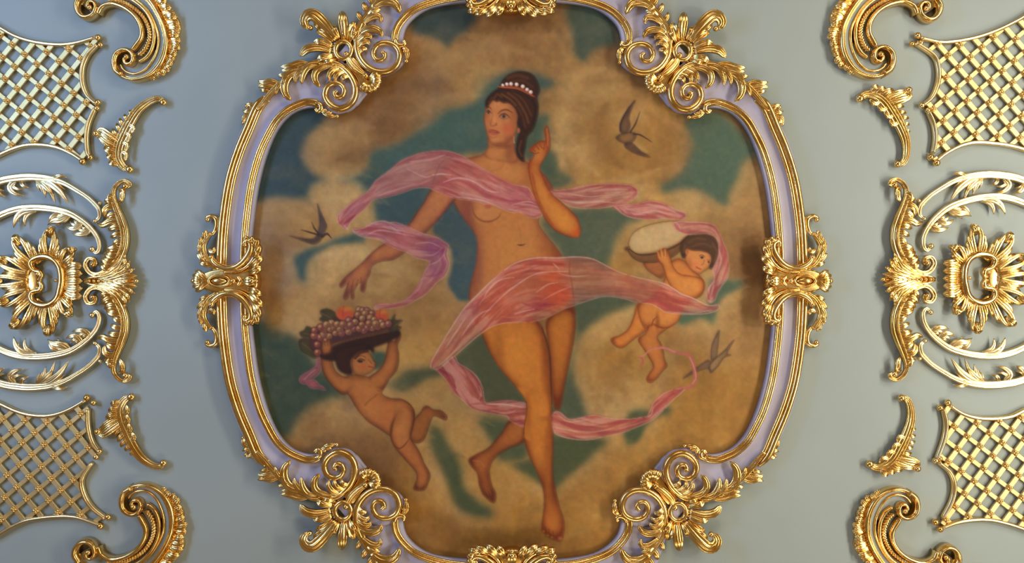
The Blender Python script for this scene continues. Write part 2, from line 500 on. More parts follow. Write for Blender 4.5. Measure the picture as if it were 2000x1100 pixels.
for i, (pts, c, s) in enumerate(SKY):
    m_ = pmask(pts, s * .95, wob=6, seed=100 + i)
    c = tuple(v * .90 * .9 + .1 * 70 for v in c)
    fill(m_, c, 0.97); SKYM = np.maximum(SKYM, m_)
# variation inside the sky: bluer to the left and round the waist, greener by the face
for x, y, rx, ry, c, a in [
    (520, 340, 60, 70, (54, 76, 88), .5), (900, 510, 40, 70, (66, 86, 100), .6), (790, 400, 60, 40, (60, 84, 90), .5), (590, 520, 30, 30, (64, 86, 90), .5),
    (880, 245, 60, 40, (64, 100, 84), .5), (950, 175, 26, 30, (72, 102, 82), .5), (1060, 270, 16, 40, (72, 98, 78), .5), (780, 320, 80, 30, (64, 90, 84), .5),
    (1160, 470, 50, 40, (96, 106, 82), .4), (1400, 310, 60, 60, (84, 110, 88), .5), (520, 740, 40, 70, (60, 72, 50), .4), (620, 740, 40, 40, (64, 84, 66), .4),
    (1170, 580, 50, 20, (74, 92, 68), .5), (900, 770, 40, 30, (82, 84, 54), .5)]:
    sky = None
    dab(x, y, rx, ry, c, a * .55, 0.9)
# clouds turn paler towards the sky
rim = np.clip(blur(SKYM, 22) * 2.1, 0, 1) * (1 - SKYM) * (0.75 + 0.5 * fbm(34, 63, 3))
yg = np.clip((PY0 + np.arange(CH) * RES - 200) / 300, 0.25, 1)[:, None]
k = (np.clip(rim, 0, 1) * .72 * yg)[..., None]
cv[:] = cv * (1 - k) + rgb((190, 157, 104)) * k
# cloud bodies: soft lit tops and brown hollows (photo px, radius, colour, strength)
for x, y, rx, ry, c, a in [
    (860, 110, 90, 34, 'T', .5), (700, 190, 80, 44, 'M', .5), (640, 280, 54, 50, 'L', .55), (690, 305, 50, 26, 'M', .6),
    (760, 235, 60, 30, 'B', .5), (800, 200, 70, 30, 'M', .5), (740, 130, 70, 30, 'M', .4), (960, 90, 60, 26, 'M', .5),
    (1060, 100, 50, 24, 'M', .5), (1130, 160, 46, 40, 'T', .7), (1180, 190, 34, 36, 'T', .5), (1195, 250, 50, 56, 'M', .6),
    (1165, 265, 40, 40, 'G', .5), (1250, 255, 60, 54, 'G', .6), (1150, 310, 30, 46, 'L', .5), (1235, 230, 30, 40, 'L', .35),
    (1280, 300, 40, 40, 'O', .5), (1210, 330, 60, 24, 'G', .5), (1170, 180, 60, 14, 'L', .4),
    (650, 385, 46, 34, 'C', .6), (690, 415, 36, 34, 'L', .5), (560, 425, 60, 40, 'T', .6), (540, 470, 50, 50, 'K', .6),
    (610, 450, 50, 24, 'G', .45), (700, 510, 60, 30, 'C', .5), (650, 545, 50, 40, 'L', .5), (740, 545, 60, 40, 'L', .5),
    (800, 560, 56, 44, 'T', .6), (830, 600, 50, 50, 'M', .4), (600, 610, 40, 40, 'L', .5), (690, 600, 60, 30, 'M', .35),
    (800, 660, 60, 40, 'T', .5), (900, 620, 30, 40, 'M', .4),
    (1250, 440, 50, 30, 'L', .5), (1340, 400, 50, 22, 'C', .45), (1440, 430, 40, 60, 'T', .6), (1460, 520, 40, 30, 'B', .7),
    (1220, 500, 34, 40, 'G', .5), (1205, 640, 60, 40, 'L', .5), (1180, 690, 50, 60, 'G', .5), (1200, 720, 50, 30, 'O', .35),
    (1235, 760, 50, 30, 'L', .5), (1330, 660, 34, 26, 'M', .6), (1370, 640, 28, 16, 'L', .5), (1440, 620, 40, 40, 'T', .6),
    (1430, 740, 60, 60, 'G', .5), (1390, 800, 80, 60, 'O', .4), (1300, 870, 80, 50, 'G', .5), (1230, 920, 60, 50, 'G', .5),
    (1180, 990, 70, 50, 'G', .5), (1130, 1020, 50, 40, 'G', .5),
    (780, 770, 50, 24, 'L', .5), (850, 770, 40, 20, 'L', .45), (680, 830, 40, 26, 'L', .5), (650, 850, 50, 30, 'T', .5),
    (720, 880, 60, 40, 'B', .55), (760, 930, 50, 50, 'B', .45), (880, 830, 40, 30, 'T', .5), (910, 860, 30, 30, 'L', .35),
    (860, 960, 40, 40, 'G', .4), (1000, 930, 40, 40, 'G', .6), (1000, 1000, 40, 40, 'G', .5), (980, 960, 24, 30, 'T', .4),
    (840, 1040, 60, 30, 'B', .4)]:
    dab(x, y, rx, ry, PAL[c], min(1, a * .95), 0.9, 1 - SKYM)
wisp = np.clip(fbm(40, 211, 4) * 1.6, 0, 1) * SKYM
k = (wisp * .22)[..., None]; cv[:] = cv * (1 - k) + rgb((128, 112, 82)) * k
# cream rims where the clouds turn to the light
for pts, w, c, a in [
    ([(604, 390), (612, 366), (640, 352), (672, 350), (700, 362), (716, 378)], 9, (190, 166, 112), .55),
    ([(602, 548), (612, 510), (640, 490), (674, 482), (700, 484), (724, 496)], 10, (190, 164, 108), .55),
    ([(728, 522), (760, 514), (790, 520), (815, 540)], 10, (184, 154, 98), .5),
    ([(596, 300), (606, 268), (640, 244)], 12, (160, 132, 86), .5), ([(600, 320), (640, 346), (690, 340)], 10, (152, 124, 76), .4),
    ([(1082, 300), (1100, 335), (1130, 352), (1160, 352)], 16, (176, 142, 84), .45), ([(1100, 170), (1130, 140), (1170, 130), (1200, 136)], 16, (164, 132, 80), .5),
    ([(1068, 250), (1078, 210), (1100, 186)], 14, (160, 128, 76), .5), ([(1190, 530), (1198, 500), (1206, 470), (1226, 440), (1260, 428)], 12, (190, 154, 88), .5),
    ([(1300, 382), (1340, 376), (1380, 386), (1404, 402)], 10, (186, 158, 100), .55), ([(1426, 410), (1434, 380), (1450, 350), (1456, 322)], 12, (176, 146, 94), .5),
    ([(1128, 740), (1124, 700), (1146, 654), (1184, 626), (1230, 606)], 14, (184, 148, 82), .55), ([(1345, 660), (1352, 640), (1372, 632), (1388, 644)], 8, (176, 144, 90), .55),
    ([(1402, 640), (1410, 600), (1430, 584), (1456, 582)], 12, (180, 148, 88), .5), ([(600, 806), (640, 786), (672, 786)], 10, (164, 130, 72), .5),
    ([(752, 756), (782, 752), (806, 770)], 10, (172, 140, 82), .5), ([(840, 748), (862, 746), (880, 760)], 9, (168, 136, 78), .5),
    ([(992, 896), (1010, 924), (1044, 944)], 12, (170, 130, 66), .45), ([(1086, 966), (1110, 940), (1144, 918), (1170, 892), (1195, 866)], 12, (172, 132, 66), .5),
    ([(872, 846), (900, 900), (914, 944)], 12, (168, 132, 70), .4), ([(846, 900), (866, 940), (880, 976)], 12, (156, 114, 58), .5),
    ([(1240, 212), (1225, 240), (1234, 272), (1262, 288)], 10, (176, 140, 80), .35)]:
    stroke(pts, w * 1.7, c, a * .30, 1.0)
for k in range(420):                      # loose scumbled brush marks
    x = rng.uniform(490, 1510); y = rng.uniform(10, 1090); ang = rng.uniform(-.6, .5); L = rng.uniform(8, 26)
    jx = int((x - PX0) / RES); jy = int((y - PY0) / RES)
    c = np.clip(cv[jy, jx] * 255 * rng.uniform(.8, 1.2), 0, 255)
    stroke([(x, y), (x + L * math.cos(ang), y + L * math.sin(ang)), (x + 2 * L * math.cos(ang + .3), y + 2 * L * math.sin(ang + .3))],
           [2, rng.uniform(8, 16), 2], c, .16, 1.0, n=4)
bil = 0
for c_, s_, a_ in ((70, 401, .5), (38, 402, .32), (20, 403, .2)):
    bil = bil + a_ * (1 - 3.2 * np.abs(vnoise(c_, s_)))
bil = np.clip(bil, -1, 1) * (1 - SKYM)
k = (np.clip(bil, 0, 1) * .30)[..., None]; cv[:] = cv * (1 - k) + rgb((206, 172, 116)) * k * .5 + cv * k * .5
k = (np.clip(-bil, 0, 1) * .30)[..., None]; cv[:] = cv * (1 - k) + rgb((112, 74, 42)) * k * .6 + cv * k * .4
for pts, w, c, a in [
    ([(1180, 134), (1128, 150), (1102, 196), (1106, 250), (1134, 310), (1168, 340)], 30, (190, 150, 92), .42), ([(1236, 206), (1218, 236), (1228, 272), (1262, 296)], 24, (196, 158, 98), .42),
    ([(1184, 206), (1168, 246), (1180, 296), (1214, 326)], 34, (120, 80, 40), .42), ([(1262, 220), (1300, 256), (1296, 310), (1250, 336)], 30, (132, 90, 44), .32), ([(1170, 356), (1230, 352), (1286, 330)], 16, (186, 148, 90), .35),
    ([(640, 262), (676, 246), (730, 250)], 26, (176, 138, 90), .35), ([(660, 312), (720, 296), (770, 262)], 26, (112, 76, 44), .4), ([(800, 232), (850, 200), (930, 180)], 22, (166, 130, 84), .3), ([(760, 180), (820, 166), (890, 176)], 30, (112, 78, 48), .35),
    ([(846, 128), (890, 108), (960, 96), (1040, 104)], 26, (172, 134, 86), .35), ([(620, 500), (670, 486), (720, 500)], 26, (198, 162, 104), .4), ([(650, 560), (700, 530), (760, 540)], 24, (134, 96, 54), .3), ([(740, 530), (790, 528), (830, 560)], 22, (190, 150, 92), .35),
    ([(1200, 640), (1160, 680), (1160, 740)], 26, (190, 150, 88), .35), ([(1230, 690), (1200, 730), (1220, 770)], 30, (134, 92, 44), .35)]:
    stroke(pts, [w * .3, w, w, w * .3], c, a, 1.0, 1 - SKYM)
dab(880, 246, 70, 34, (76, 102, 88), .4, .9, SKYM); dab(800, 300, 60, 26, (74, 100, 92), .35, .9, SKYM)
bgc = cv.copy()

# ---- swallows
BD = (62, 42, 38); BM = (104, 76, 58)
figure([(1241, 196), (1228, 212), (1214, 236), (1211, 252), (1215, 262), (1225, 262), (1231, 246), (1229, 228)], (112, 80, 52), (70, 46, 38), 4, BD, .4)
stroke([(1240, 197), (1226, 214), (1213, 240), (1212, 256)], [1, 3, 4, 3], BD, .8)
figure([(1203, 269), (1212, 263), (1233, 259), (1243, 264), (1235, 278), (1222, 281), (1207, 274)], (136, 98, 56), (84, 56, 38), 4, BD, .6)
stroke([(1231, 258), (1241, 242), (1250, 218)], [3.5, 3, .8], BD, .85); stroke([(1238, 262), (1251, 264), (1274, 278)], [3, 3.5, .8], BD, .85)
figure([(1221, 280), (1222, 288), (1237, 298), (1256, 305), (1270, 307), (1252, 296), (1234, 280)], (104, 74, 48), (76, 50, 38), 4, BD, .6)
figure([(620, 398), (626, 414), (633, 429), (638, 441), (635, 451), (630, 462), (622, 457), (625, 437), (623, 416)], (92, 74, 62), (58, 46, 52), 3, BD, .6)
figure([(566, 461), (588, 469), (611, 477), (622, 474), (631, 462), (622, 458), (612, 467), (590, 466)], (84, 64, 50), (58, 44, 42), 3, BD, .5)
stroke([(609, 434), (614, 446), (622, 456)], [.8, 3, 4], BD, .85); stroke([(588, 449), (602, 453), (622, 459)], [.8, 3, 4], BD, .85)
stroke([(630, 462), (639, 457), (648, 466)], [5, 4.5, 1], BD, .85)
figure([(1405, 645), (1396, 662), (1390, 680), (1390, 704), (1398, 704), (1402, 678)], (134, 104, 72), (92, 68, 52), 3, BD, .5)
figure([(1334, 740), (1357, 722), (1384, 704), (1390, 720), (1372, 722)], (120, 90, 62), (86, 62, 48), 3, BD, .5)
figure([(1388, 729), (1386, 714), (1398, 700), (1413, 688), (1434, 664), (1420, 690), (1428, 694), (1414, 699), (1402, 716)], (150, 116, 76), (88, 62, 48), 3, BD, .55)

# ---- the woman
LN = (96, 46, 26)
# leg behind
SK_L = (176, 104, 42); ED_L = (122, 56, 22)
figure([(1067, 630), (1075, 700), (1078, 769), (1082, 790), (1087, 801), (1096, 794), (1102, 760), (1113, 704), (1122, 657), (1124, 622), (1119, 598), (1090, 610)],
       (182, 106, 40), (106, 44, 18), 12, LN, .6)
figure([(1000, 818), (978, 849), (954, 876), (930, 889), (916, 898), (921, 911), (933, 925), (937, 949), (944, 966), (957, 979), (966, 982), (969, 966),
        (961, 949), (956, 925), (959, 907), (972, 890), (995, 876), (1026, 862), (1032, 826)], (164, 92, 42), (94, 42, 20), 10, LN, .6)
for a_, b_ in [((949, 962), (952, 970)), ((954, 960), (958, 972)), ((959, 956), (964, 970))]:
    stroke([a_, b_], 1.4, (92, 40, 20), .6)
stroke([(924, 900), (938, 902), (946, 912)], 3, (180, 108, 54), .4, 1)
# torso
torso = [(958, 283), (952, 296), (940, 304), (918, 309), (886, 318), (868, 338), (876, 372), (887, 397), (902, 420), (923, 449), (932, 468), (933, 495), (929, 525),
         (920, 556), (917, 584), (926, 616), (936, 636), (1000, 620), (1060, 606), (1114, 586), (1116, 570), (1108, 534), (1098, 503), (1086, 484), (1073, 468), (1060, 452),
         (1052, 437), (1054, 422), (1066, 400), (1080, 372), (1070, 351), (1057, 337), (1034, 321), (1018, 312), (1006, 300), (1002, 275)]
T = figure(torso, (182, 112, 60), (128, 64, 42), 13, LN, .5)
for x, y, rx, ry, c, a in [
    (905, 430, 14, 40, (140, 80, 66), .6), (934, 520, 12, 60, (150, 88, 64), .6), (1080, 510, 18, 40, (140, 72, 32), .5), (1062, 470, 14, 26, (150, 84, 40), .5),
    (1000, 470, 44, 50, (204, 136, 66), .45), (990, 335, 34, 16, (202, 134, 70), .5), (1010, 520, 50, 30, (200, 130, 62), .35), (980, 300, 14, 16, (186, 116, 64), .5),
    (1000, 300, 8, 18, (140, 74, 44), .6), (1030, 345, 12, 30, (162, 92, 46), .5), (1055, 400, 10, 30, (140, 74, 44), .5), (1068, 350, 8, 16, (130, 66, 38), .6),
    (950, 315, 18, 7, (196, 128, 72), .4), (915, 395, 14, 22, (128, 66, 50), .55), (1020, 600, 60, 30, (180, 110, 60), .3), (960, 580, 30, 40, (180, 108, 62), .3)]:
    dab(x, y, rx, ry, c, a, .9, T)
dab(914, 430, 12, 46, (122, 60, 48), .45, .9, T); dab(926, 540, 12, 44, (130, 66, 46), .45, .9, T); dab(1092, 520, 12, 40, (122, 56, 30), .5, .9, T)
dab(950, 408, 24, 24, (196, 128, 74), .6, .6, T)                       # breast
stroke([(922, 400), (926, 418), (938, 430), (955, 433), (972, 426), (979, 415)], [1, 3, 4, 4, 3, 1], (136, 74, 48), .75, .7, T)
dab(953, 403, 7, 5, (172, 84, 62), .8, .6, T)
stroke([(1010, 478), (1018, 479), (1026, 477)], [1, 3.4, 1], (96, 50, 30), .85, .5, T)   # navel
stroke([(1012, 438), (1016, 455), (1018, 474)], 3, (168, 98, 50), .3, 1, T)
stroke([(984, 322), (976, 330), (960, 334)], 3, (166, 94, 50), .3, 1, T)
# front leg
leg = [(921, 590), (930, 628), (942, 655), (958, 690), (983, 727), (1012, 761), (1027, 782), (1028, 804), (1024, 830), (1023, 852), (1033, 888), (1051, 926), (1062, 960),
       (1063, 994), (1058, 1032), (1065, 1043), (1078, 1053), (1092, 1058), (1100, 1050), (1102, 1021), (1094, 994), (1085, 956), (1080, 921), (1081, 873), (1080, 838),
       (1079, 814), (1078, 793), (1077, 752), (1075, 720), (1072, 690), (1064, 660), (1054, 632), (1000, 600)]
Lm = figure(leg, (190, 112, 42), (112, 48, 18), 15, LN, .6)
for x, y, rx, ry, c, a in [
    (1000, 690, 34, 50, (204, 130, 50), .5), (1040, 750, 20, 50, (196, 120, 46), .5), (1054, 800, 14, 22, (200, 124, 50), .5), (1050, 870, 12, 50, (196, 118, 44), .45),
    (1066, 700, 8, 60, (130, 62, 24), .55), (975, 690, 10, 50, (142, 76, 32), .5), (1070, 950, 6, 50, (190, 112, 42), .4), (1080, 1015, 14, 22, (184, 106, 40), .4),
    (1070, 870, 8, 60, (150, 76, 26), .5), (1066, 818, 10, 6, (146, 78, 32), .5), (1040, 806, 8, 10, (156, 84, 34), .4), (980, 640, 50, 16, (170, 100, 44), .4)]:
    dab(x, y, rx, ry, c, a, .9, Lm)
stroke([(1058, 640), (1068, 668), (1074, 700), (1076, 750), (1078, 790)], [2, 4, 4, 3, 2], (84, 38, 18), .75, .7)
stroke([(1056, 816), (1066, 821), (1077, 817)], [1, 3, 1], (140, 70, 28), .6, .8)
for x, y in [(1066, 1040), (1073, 1045), (1081, 1049), (1089, 1052)]:
    stroke([(x - 1, y - 12), (x, y)], [1, 1.8], (104, 46, 20), .7)
for x, y in [(1062, 1038), (1070, 1046), (1078, 1050)]:
    dab(x, y, 2.4, 2, (196, 116, 60), .5, .6)
dab(1094, 1052, 4, 3.5, (190, 110, 56), .5, .6)
# image-left arm, reaching down
arm = [(870, 345), (839, 376), (828, 397), (814, 416), (799, 439), (774, 458), (757, 474), (746, 480), (725, 496), (708, 514), (687, 532), (673, 544), (664, 556),
       (667, 562), (676, 556), (680, 553), (674, 572), (671, 581), (675, 586), (680, 581), (685, 569), (686, 578), (688, 585), (692, 581), (691, 571), (694, 563), (704, 551),
       (705, 567), (711, 571), (714, 562), (716, 549), (723, 534), (726, 521), (743, 511), (769, 507), (794, 490), (814, 473), (828, 458), (849, 437), (868, 416), (884, 395), (895, 380)]
A = figure(arm, (176, 106, 64), (112, 56, 44), 9, LN, .55)
dab(850, 400, 14, 34, (188, 118, 72), .6, .9, A, .65); dab(790, 462, 12, 30, (184, 114, 70), .5, .9, A, .9); dab(742, 495, 16, 8, (184, 116, 64), .6, .9, A, -.6)
dab(706, 528, 12, 12, (180, 112, 62), .5, .9, A); stroke([(880, 398), (864, 420), (838, 448), (815, 468)], 5, (120, 60, 62), .5, 1, A)
for s in [[(682, 549), (678, 562)], [(690, 548), (686, 566)], [(700, 545), (696, 558)], [(704, 540), (706, 552)], [(676, 548), (672, 554)]]:
    stroke(s, [1, 2], (112, 58, 36), .7)
# neck and head
neck = [(956, 272), (955, 288), (946, 303), (960, 312), (1010, 318), (1008, 300), (1003, 284), (1006, 262)]
N = figure(neck, (180, 112, 60), (146, 82, 48), 5); dab(996, 292, 9, 22, (136, 72, 44), .7, .8, N); dab(980, 286, 22, 5, (126, 68, 42), .7, .8, N)
dab(968, 302, 10, 14, (196, 126, 70), .5, .9)
face = [(962, 193), (951, 206), (948, 220), (945, 232), (948, 246), (951, 262), (955, 275), (964, 283), (978, 285), (991, 279), (1004, 267), (1011, 250), (1014, 230), (1010, 208),
        (994, 198), (976, 194)]
F = figure(face, (188, 116, 64), (140, 74, 44), 8, LN, .3)
for x, y, rx, ry, c, a in [
    (1004, 222, 9, 18, (136, 74, 44), .55), (952, 230, 5, 20, (160, 90, 54), .5), (996, 272, 12, 8, (140, 78, 46), .5), (986, 236, 9, 5, (200, 126, 74), .5),
    (972, 205, 12, 8, (204, 136, 78), .5), (992, 251, 11, 10, (196, 84, 58), .7), (966, 232, 4, 10, (208, 140, 86), .5), (1004, 245, 8, 20, (158, 88, 50), .5),
    (964, 276, 8, 5, (204, 132, 76), .5), (978, 282, 16, 4, (134, 74, 44), .6), (952, 240, 4, 9, (190, 110, 66), .5), (978, 243, 5, 8, (204, 128, 74), .3)]:
    dab(x, y, rx, ry, c, a, .9, F)
stroke([(973, 222), (980, 216), (990, 214.5), (1001, 220)], [1.4, 3, 3, 1.2], (84, 46, 32), .75, .7); stroke([(951, 209), (957, 210), (960, 215)], [1.4, 2, 1], (92, 54, 36), .75, .6)
stroke([(961, 214), (962, 226), (959, 238), (958, 242)], [2, 3, 3, 2], (150, 88, 52), .4, 1)
dab(984, 226, 11, 8, (150, 88, 52), .4, .9, F); dab(984, 227.8, 7, 3.4, (158, 116, 88), .75, .5, None, .1); dab(984, 227.5, 3.2, 3.2, (50, 44, 46), .9, .45)
stroke([(975, 228), (980, 223.5), (986, 222.5), (992, 226), (996, 231)], [1.2, 2.2, 2.2, 1.6, .8], (70, 40, 34), .85, .5); stroke([(977, 230), (984, 233), (992, 231)], 1.3, (126, 74, 52), .6)
dab(955, 219.5, 3.8, 3, (158, 114, 84), .7, .5); dab(954, 219.5, 2.3, 2.8, (50, 42, 46), .9, .45); stroke([(949, 219), (954, 215.5), (960, 221)], [1, 2.2, 1], (66, 38, 34), .85, .5)
stroke([(957, 241), (960, 246), (967, 245), (971, 243)], [1.6, 2.4, 2.4, 1.2], (136, 74, 46), .6, .8); dab(969, 242, 2, 2, (140, 76, 46), .6, .7)
stroke([(954, 255), (960, 254), (965, 255), (971, 257), (976, 259.5)], [1.4, 3, 3, 3, 1], (152, 60, 52), .9, .5); stroke([(955, 259), (962, 262), (970, 262), (974, 260)], [1, 3.6, 3.2, 1], (176, 82, 66), .9, .5)
stroke([(954, 257.5), (964, 258.5), (975, 260)], [.8, 1.5, .8], (92, 34, 32), .8, .5); stroke([(957, 267), (964, 269), (970, 267)], 1.8, (146, 80, 48), .5, .8)
# hair
hair = [(949, 207), (950, 196), (960, 183), (974, 173), (979, 165), (983, 156), (996, 146), (1016, 140), (1038, 145), (1050, 160), (1054, 178), (1049, 192), (1052, 210),
        (1048, 236), (1040, 256), (1030, 267), (1026, 290), (1023, 304), (1024, 316), (1014, 310), (1009, 296), (1011, 272), (1015, 256), (1011, 242), (1013, 228), (1006, 211),
        (994, 201), (984, 201), (976, 197), (970, 199), (964, 195), (956, 203), (952, 212)]
H = figure(hair, (60, 31, 20), (40, 22, 18), 6, (38, 20, 18), .5)
for s, w, c, a in [
    ([(992, 182), (1010, 196), (1026, 222), (1032, 240)], 5, (112, 66, 34), .6), ([(1000, 178), (1022, 196), (1038, 226)], 4, (100, 58, 30), .55), ([(980, 184), (996, 194), (1008, 206)], 4, (120, 74, 38), .6),
    ([(966, 190), (972, 184), (980, 190)], 4, (106, 64, 34), .55), ([(1012, 210), (1022, 232), (1026, 250)], 4, (96, 54, 28), .5), ([(992, 152), (1010, 147), (1030, 152)], 7, (100, 56, 32), .55),
    ([(1000, 160), (1022, 158), (1040, 170)], 5, (92, 50, 28), .5), ([(1018, 276), (1014, 292), (1019, 306)], 4, (108, 64, 38), .55), ([(1040, 196), (1046, 214), (1040, 244)], 5, (40, 22, 20), .6),
    ([(1012, 232), (1018, 246), (1026, 256)], 5, (44, 24, 20), .6), ([(968, 178), (990, 176), (1018, 184), (1040, 196)], 4, (44, 24, 20), .6), ([(954, 200), (960, 192), (966, 192)], 4, (96, 56, 30), .5)]:
    stroke(s, w, c, a, .8, H)
stroke([(972, 169), (984, 170), (1000, 170.5), (1014, 173), (1030, 180), (1044, 189)], [2, 4.5, 5, 5, 4.5, 2], (156, 66, 36), .95, .4)
stroke([(976, 170), (1000, 172), (1014, 175), (1040, 188)], 1.4, (196, 110, 60), .6)
for x, y, r in [(982, 166.5, 3), (990, 164.5, 3.4), (998, 164, 3.8), (1009, 165, 3.8), (1021, 169, 4), (1029.5, 175, 3.6), (1036.5, 180, 3.8)]:
    dab(x, y, r, r, (206, 176, 160), 1, .3); dab(x - .8, y - 1, r * .5, r * .5, (242, 228, 214), .9, .6); stroke([(x - r, y + r * .7), (x, y + r), (x + r, y + r * .7)], 1, (120, 60, 44), .5)
dab(1013, 255, 3, 5, (176, 100, 58), .9, .5); stroke([(1004, 266), (1004, 274), (1004.5, 279)], [1.2, 1.6, 2.4], (190, 150, 118), .7)
# veil: cloth helper
PK = (172, 100, 96)
SG = np.random.RandomState(99).rand(64, 64).astype(np.float32)
def streaks(path, seed):
    """noise drawn out along a path: long in the run of the cloth, fine across it"""
    q = catmull(path, False, 8); X = (PX0 + np.arange(CW) * RES)[None, :]; Y = (PY0 + np.arange(CH) * RES)[:, None]
    x0, x1, y0, y1 = bbox(q, 70); X = X[:, x0:x1]; Y = Y[y0:y1]
    best = np.full((y1 - y0, x1 - x0), 1e9, np.float32); U = np.zeros_like(best); V = np.zeros_like(best); s0 = 0
    for (ax, ay), (bx, by) in zip(q[:-1], q[1:]):
        L = math.hypot(bx - ax, by - ay) + 1e-6; ux, uy = (bx - ax) / L, (by - ay) / L
        t = np.clip((X - ax) * ux + (Y - ay) * uy, 0, L); dx, dy = X - ax - t * ux, Y - ay - t * uy; d = np.hypot(dx, dy)
        w = d < best; best[w] = d[w]; U[w] = (s0 + t)[w]; V[w] = (ux * dy - uy * dx)[w]; s0 += L
    out = np.zeros((CH, CW), np.float32); acc = 0
    for cu, cvv, am in ((60, 9, 1), (34, 4.6, .8), (20, 2.6, .5)):
        gu = U / cu + seed; gv = (V + 5 * np.sin(U / 37. + seed)) / cvv + 200.37 + seed * 3
        iu = np.floor(gu).astype(int); iv = np.floor(gv).astype(int); fu = gu - iu; fv = gv - iv; fu = fu * fu * (3 - 2 * fu); fv = fv * fv * (3 - 2 * fv)
        g = lambda a_, b_: SG[a_ % 64, b_ % 64]
        acc = acc + am * (((g(iu, iv) * (1 - fu) + g(iu + 1, iv) * fu) * (1 - fv) + (g(iu, iv + 1) * (1 - fu) + g(iu + 1, iv + 1) * fu) * fv) - .5)
    out[y0:y1, x0:x1] = acc / 1.15
    return out
def veil(pts, base, edge, a=.9, ew=6, rim=(216, 184, 158), ra=.55, rw=1.8, run=None):
    m = pmask(pts, .8); hard = np.clip((blur(m, ew) - .5) * 2, 0, 1)[..., None]
    nn = (fbm(14, int(abs(pts[0][0])) + 3, 3) * .08)[..., None]
    col = (rgb(edge) * (1 - hard) + rgb(base) * hard) * (1 + nn)
    if run is not None:
        s = streaks(run, abs(pts[0][0]) % 17)[..., None]
        hi, lo = np.clip(s * 1.6, 0, .55), np.clip(-s * 1.7, 0, .65)
        col = col * (1 - hi) + rgb((210, 154, 140)) * hi; col = col * (1 - lo) + rgb((142, 54, 62)) * lo
    k = (m * a)[..., None]; cv[:] = cv * (1 - k) + col * k
    q = catmull(list(pts) + [pts[0]], False, 4); h = len(q) // 6
    for i in range(0, len(q) - 2, h):               # broken, uneven light along the hem
        seg = q[i:i + h + 1:2]
        if len(seg) > 2: stroke(seg, [rw * .5, rw * rng.uniform(.7, 1.3), rw * .5], rim, ra * rng.uniform(.45, 1.0), .8, n=3)
    return m
LT = (214, 170, 158); DK = (142, 56, 66); MD = (176, 88, 88); WH = (226, 200, 186)
def folds(m, lst):
    for s, w, c, a in lst: stroke(s, [w * .3, w, w * .8, w * .3], c, a * .8, .9, m)
# trailing end behind the arm to the right
V = veil([(1070, 374), (1094, 372), (1115, 369), (1143, 363), (1170, 360), (1211, 360), (1235, 363), (1247, 374), (1242, 386), (1227, 396), (1212, 402), (1197, 403), (1170, 407), (1135, 407), (1110, 402), (1094, 390)],
         (172, 114, 96), (168, 84, 78), .85, run=[(1070, 380), (1120, 388), (1180, 384), (1246, 376)])
folds(V, [([(1080, 374), (1115, 374), (1150, 366), (1180, 362)], 5, DK, .6), ([(1086, 380), (1120, 384), (1160, 378)], 5, MD, .7), ([(1096, 390), (1130, 396), (1170, 394), (1200, 396)], 4, LT, .6),
          ([(1100, 386), (1140, 390), (1190, 388)], 3, DK, .4), ([(1150, 374), (1190, 370), (1225, 370)], 5, LT, .55), ([(1226, 366), (1240, 376), (1226, 390), (1208, 398)], 4, MD, .7), ([(1236, 366), (1243, 376), (1236, 386)], 3, DK, .5),
          ([(1110, 378), (1150, 384), (1210, 380)], 2, WH, .5)])
V = veil([(1197, 403), (1222, 400), (1249, 398), (1271, 393), (1293, 397), (1317, 408), (1336, 415), (1341, 423), (1331, 430), (1318, 428), (1298, 427), (1271, 429), (1233, 425), (1210, 414)], (180, 98, 90), (176, 80, 84), .88, run=[(1195, 402), (1240, 412), (1290, 410), (1340, 422)])
folds(V, [([(1210, 406), (1230, 416), (1260, 420)], 5, LT, .6), ([(1225, 406), (1245, 404), (1270, 402)], 4, DK, .5), ([(1260, 398), (1290, 404), (1320, 416)], 4, LT, .5), ([(1320, 414), (1336, 420), (1328, 428)], 6, DK, .65),
          ([(1240, 420), (1280, 412), (1310, 420)], 3, WH, .4), ([(1222, 412), (1236, 420)], 5, DK, .5), ([(1200, 404), (1214, 414)], 3, WH, .6)])
# chest veil
chest = [(659, 428), (663, 416), (692, 393), (719, 374), (734, 354), (757, 337), (782, 316), (807, 304), (828, 298), (855, 295), (878, 296), (903, 305), (922, 316), (944, 330), (977, 348), (1004, 361), (1030, 366), (1038, 378),
         (1047, 391), (1055, 407), (1060, 418), (1048, 427), (1031, 423), (1016, 415), (1000, 415), (977, 407), (960, 399), (944, 398), (921, 392), (891, 388), (862, 378), (848, 372), (836, 367), (811, 368), (786, 377), (757, 385),
         (730, 390), (715, 406), (694, 425), (684, 436), (678, 449), (667, 441), (661, 435)]
V = veil(chest, (176, 100, 92), (174, 94, 92), .9, 7, ra=.6, run=[(660, 440), (700, 400), (760, 356), (840, 330), (900, 346), (960, 374), (1060, 404)])
dab(770, 345, 60, 34, (154, 108, 98), .65, .8, V); dab(840, 330, 30, 26, (158, 110, 96), .5, .8, V); dab(700, 410, 30, 22, (160, 90, 96), .5, .8, V); dab(940, 350, 70, 26, (184, 102, 86), .5, .9, V); dab(1010, 385, 40, 20, (178, 92, 98), .5, .9, V)
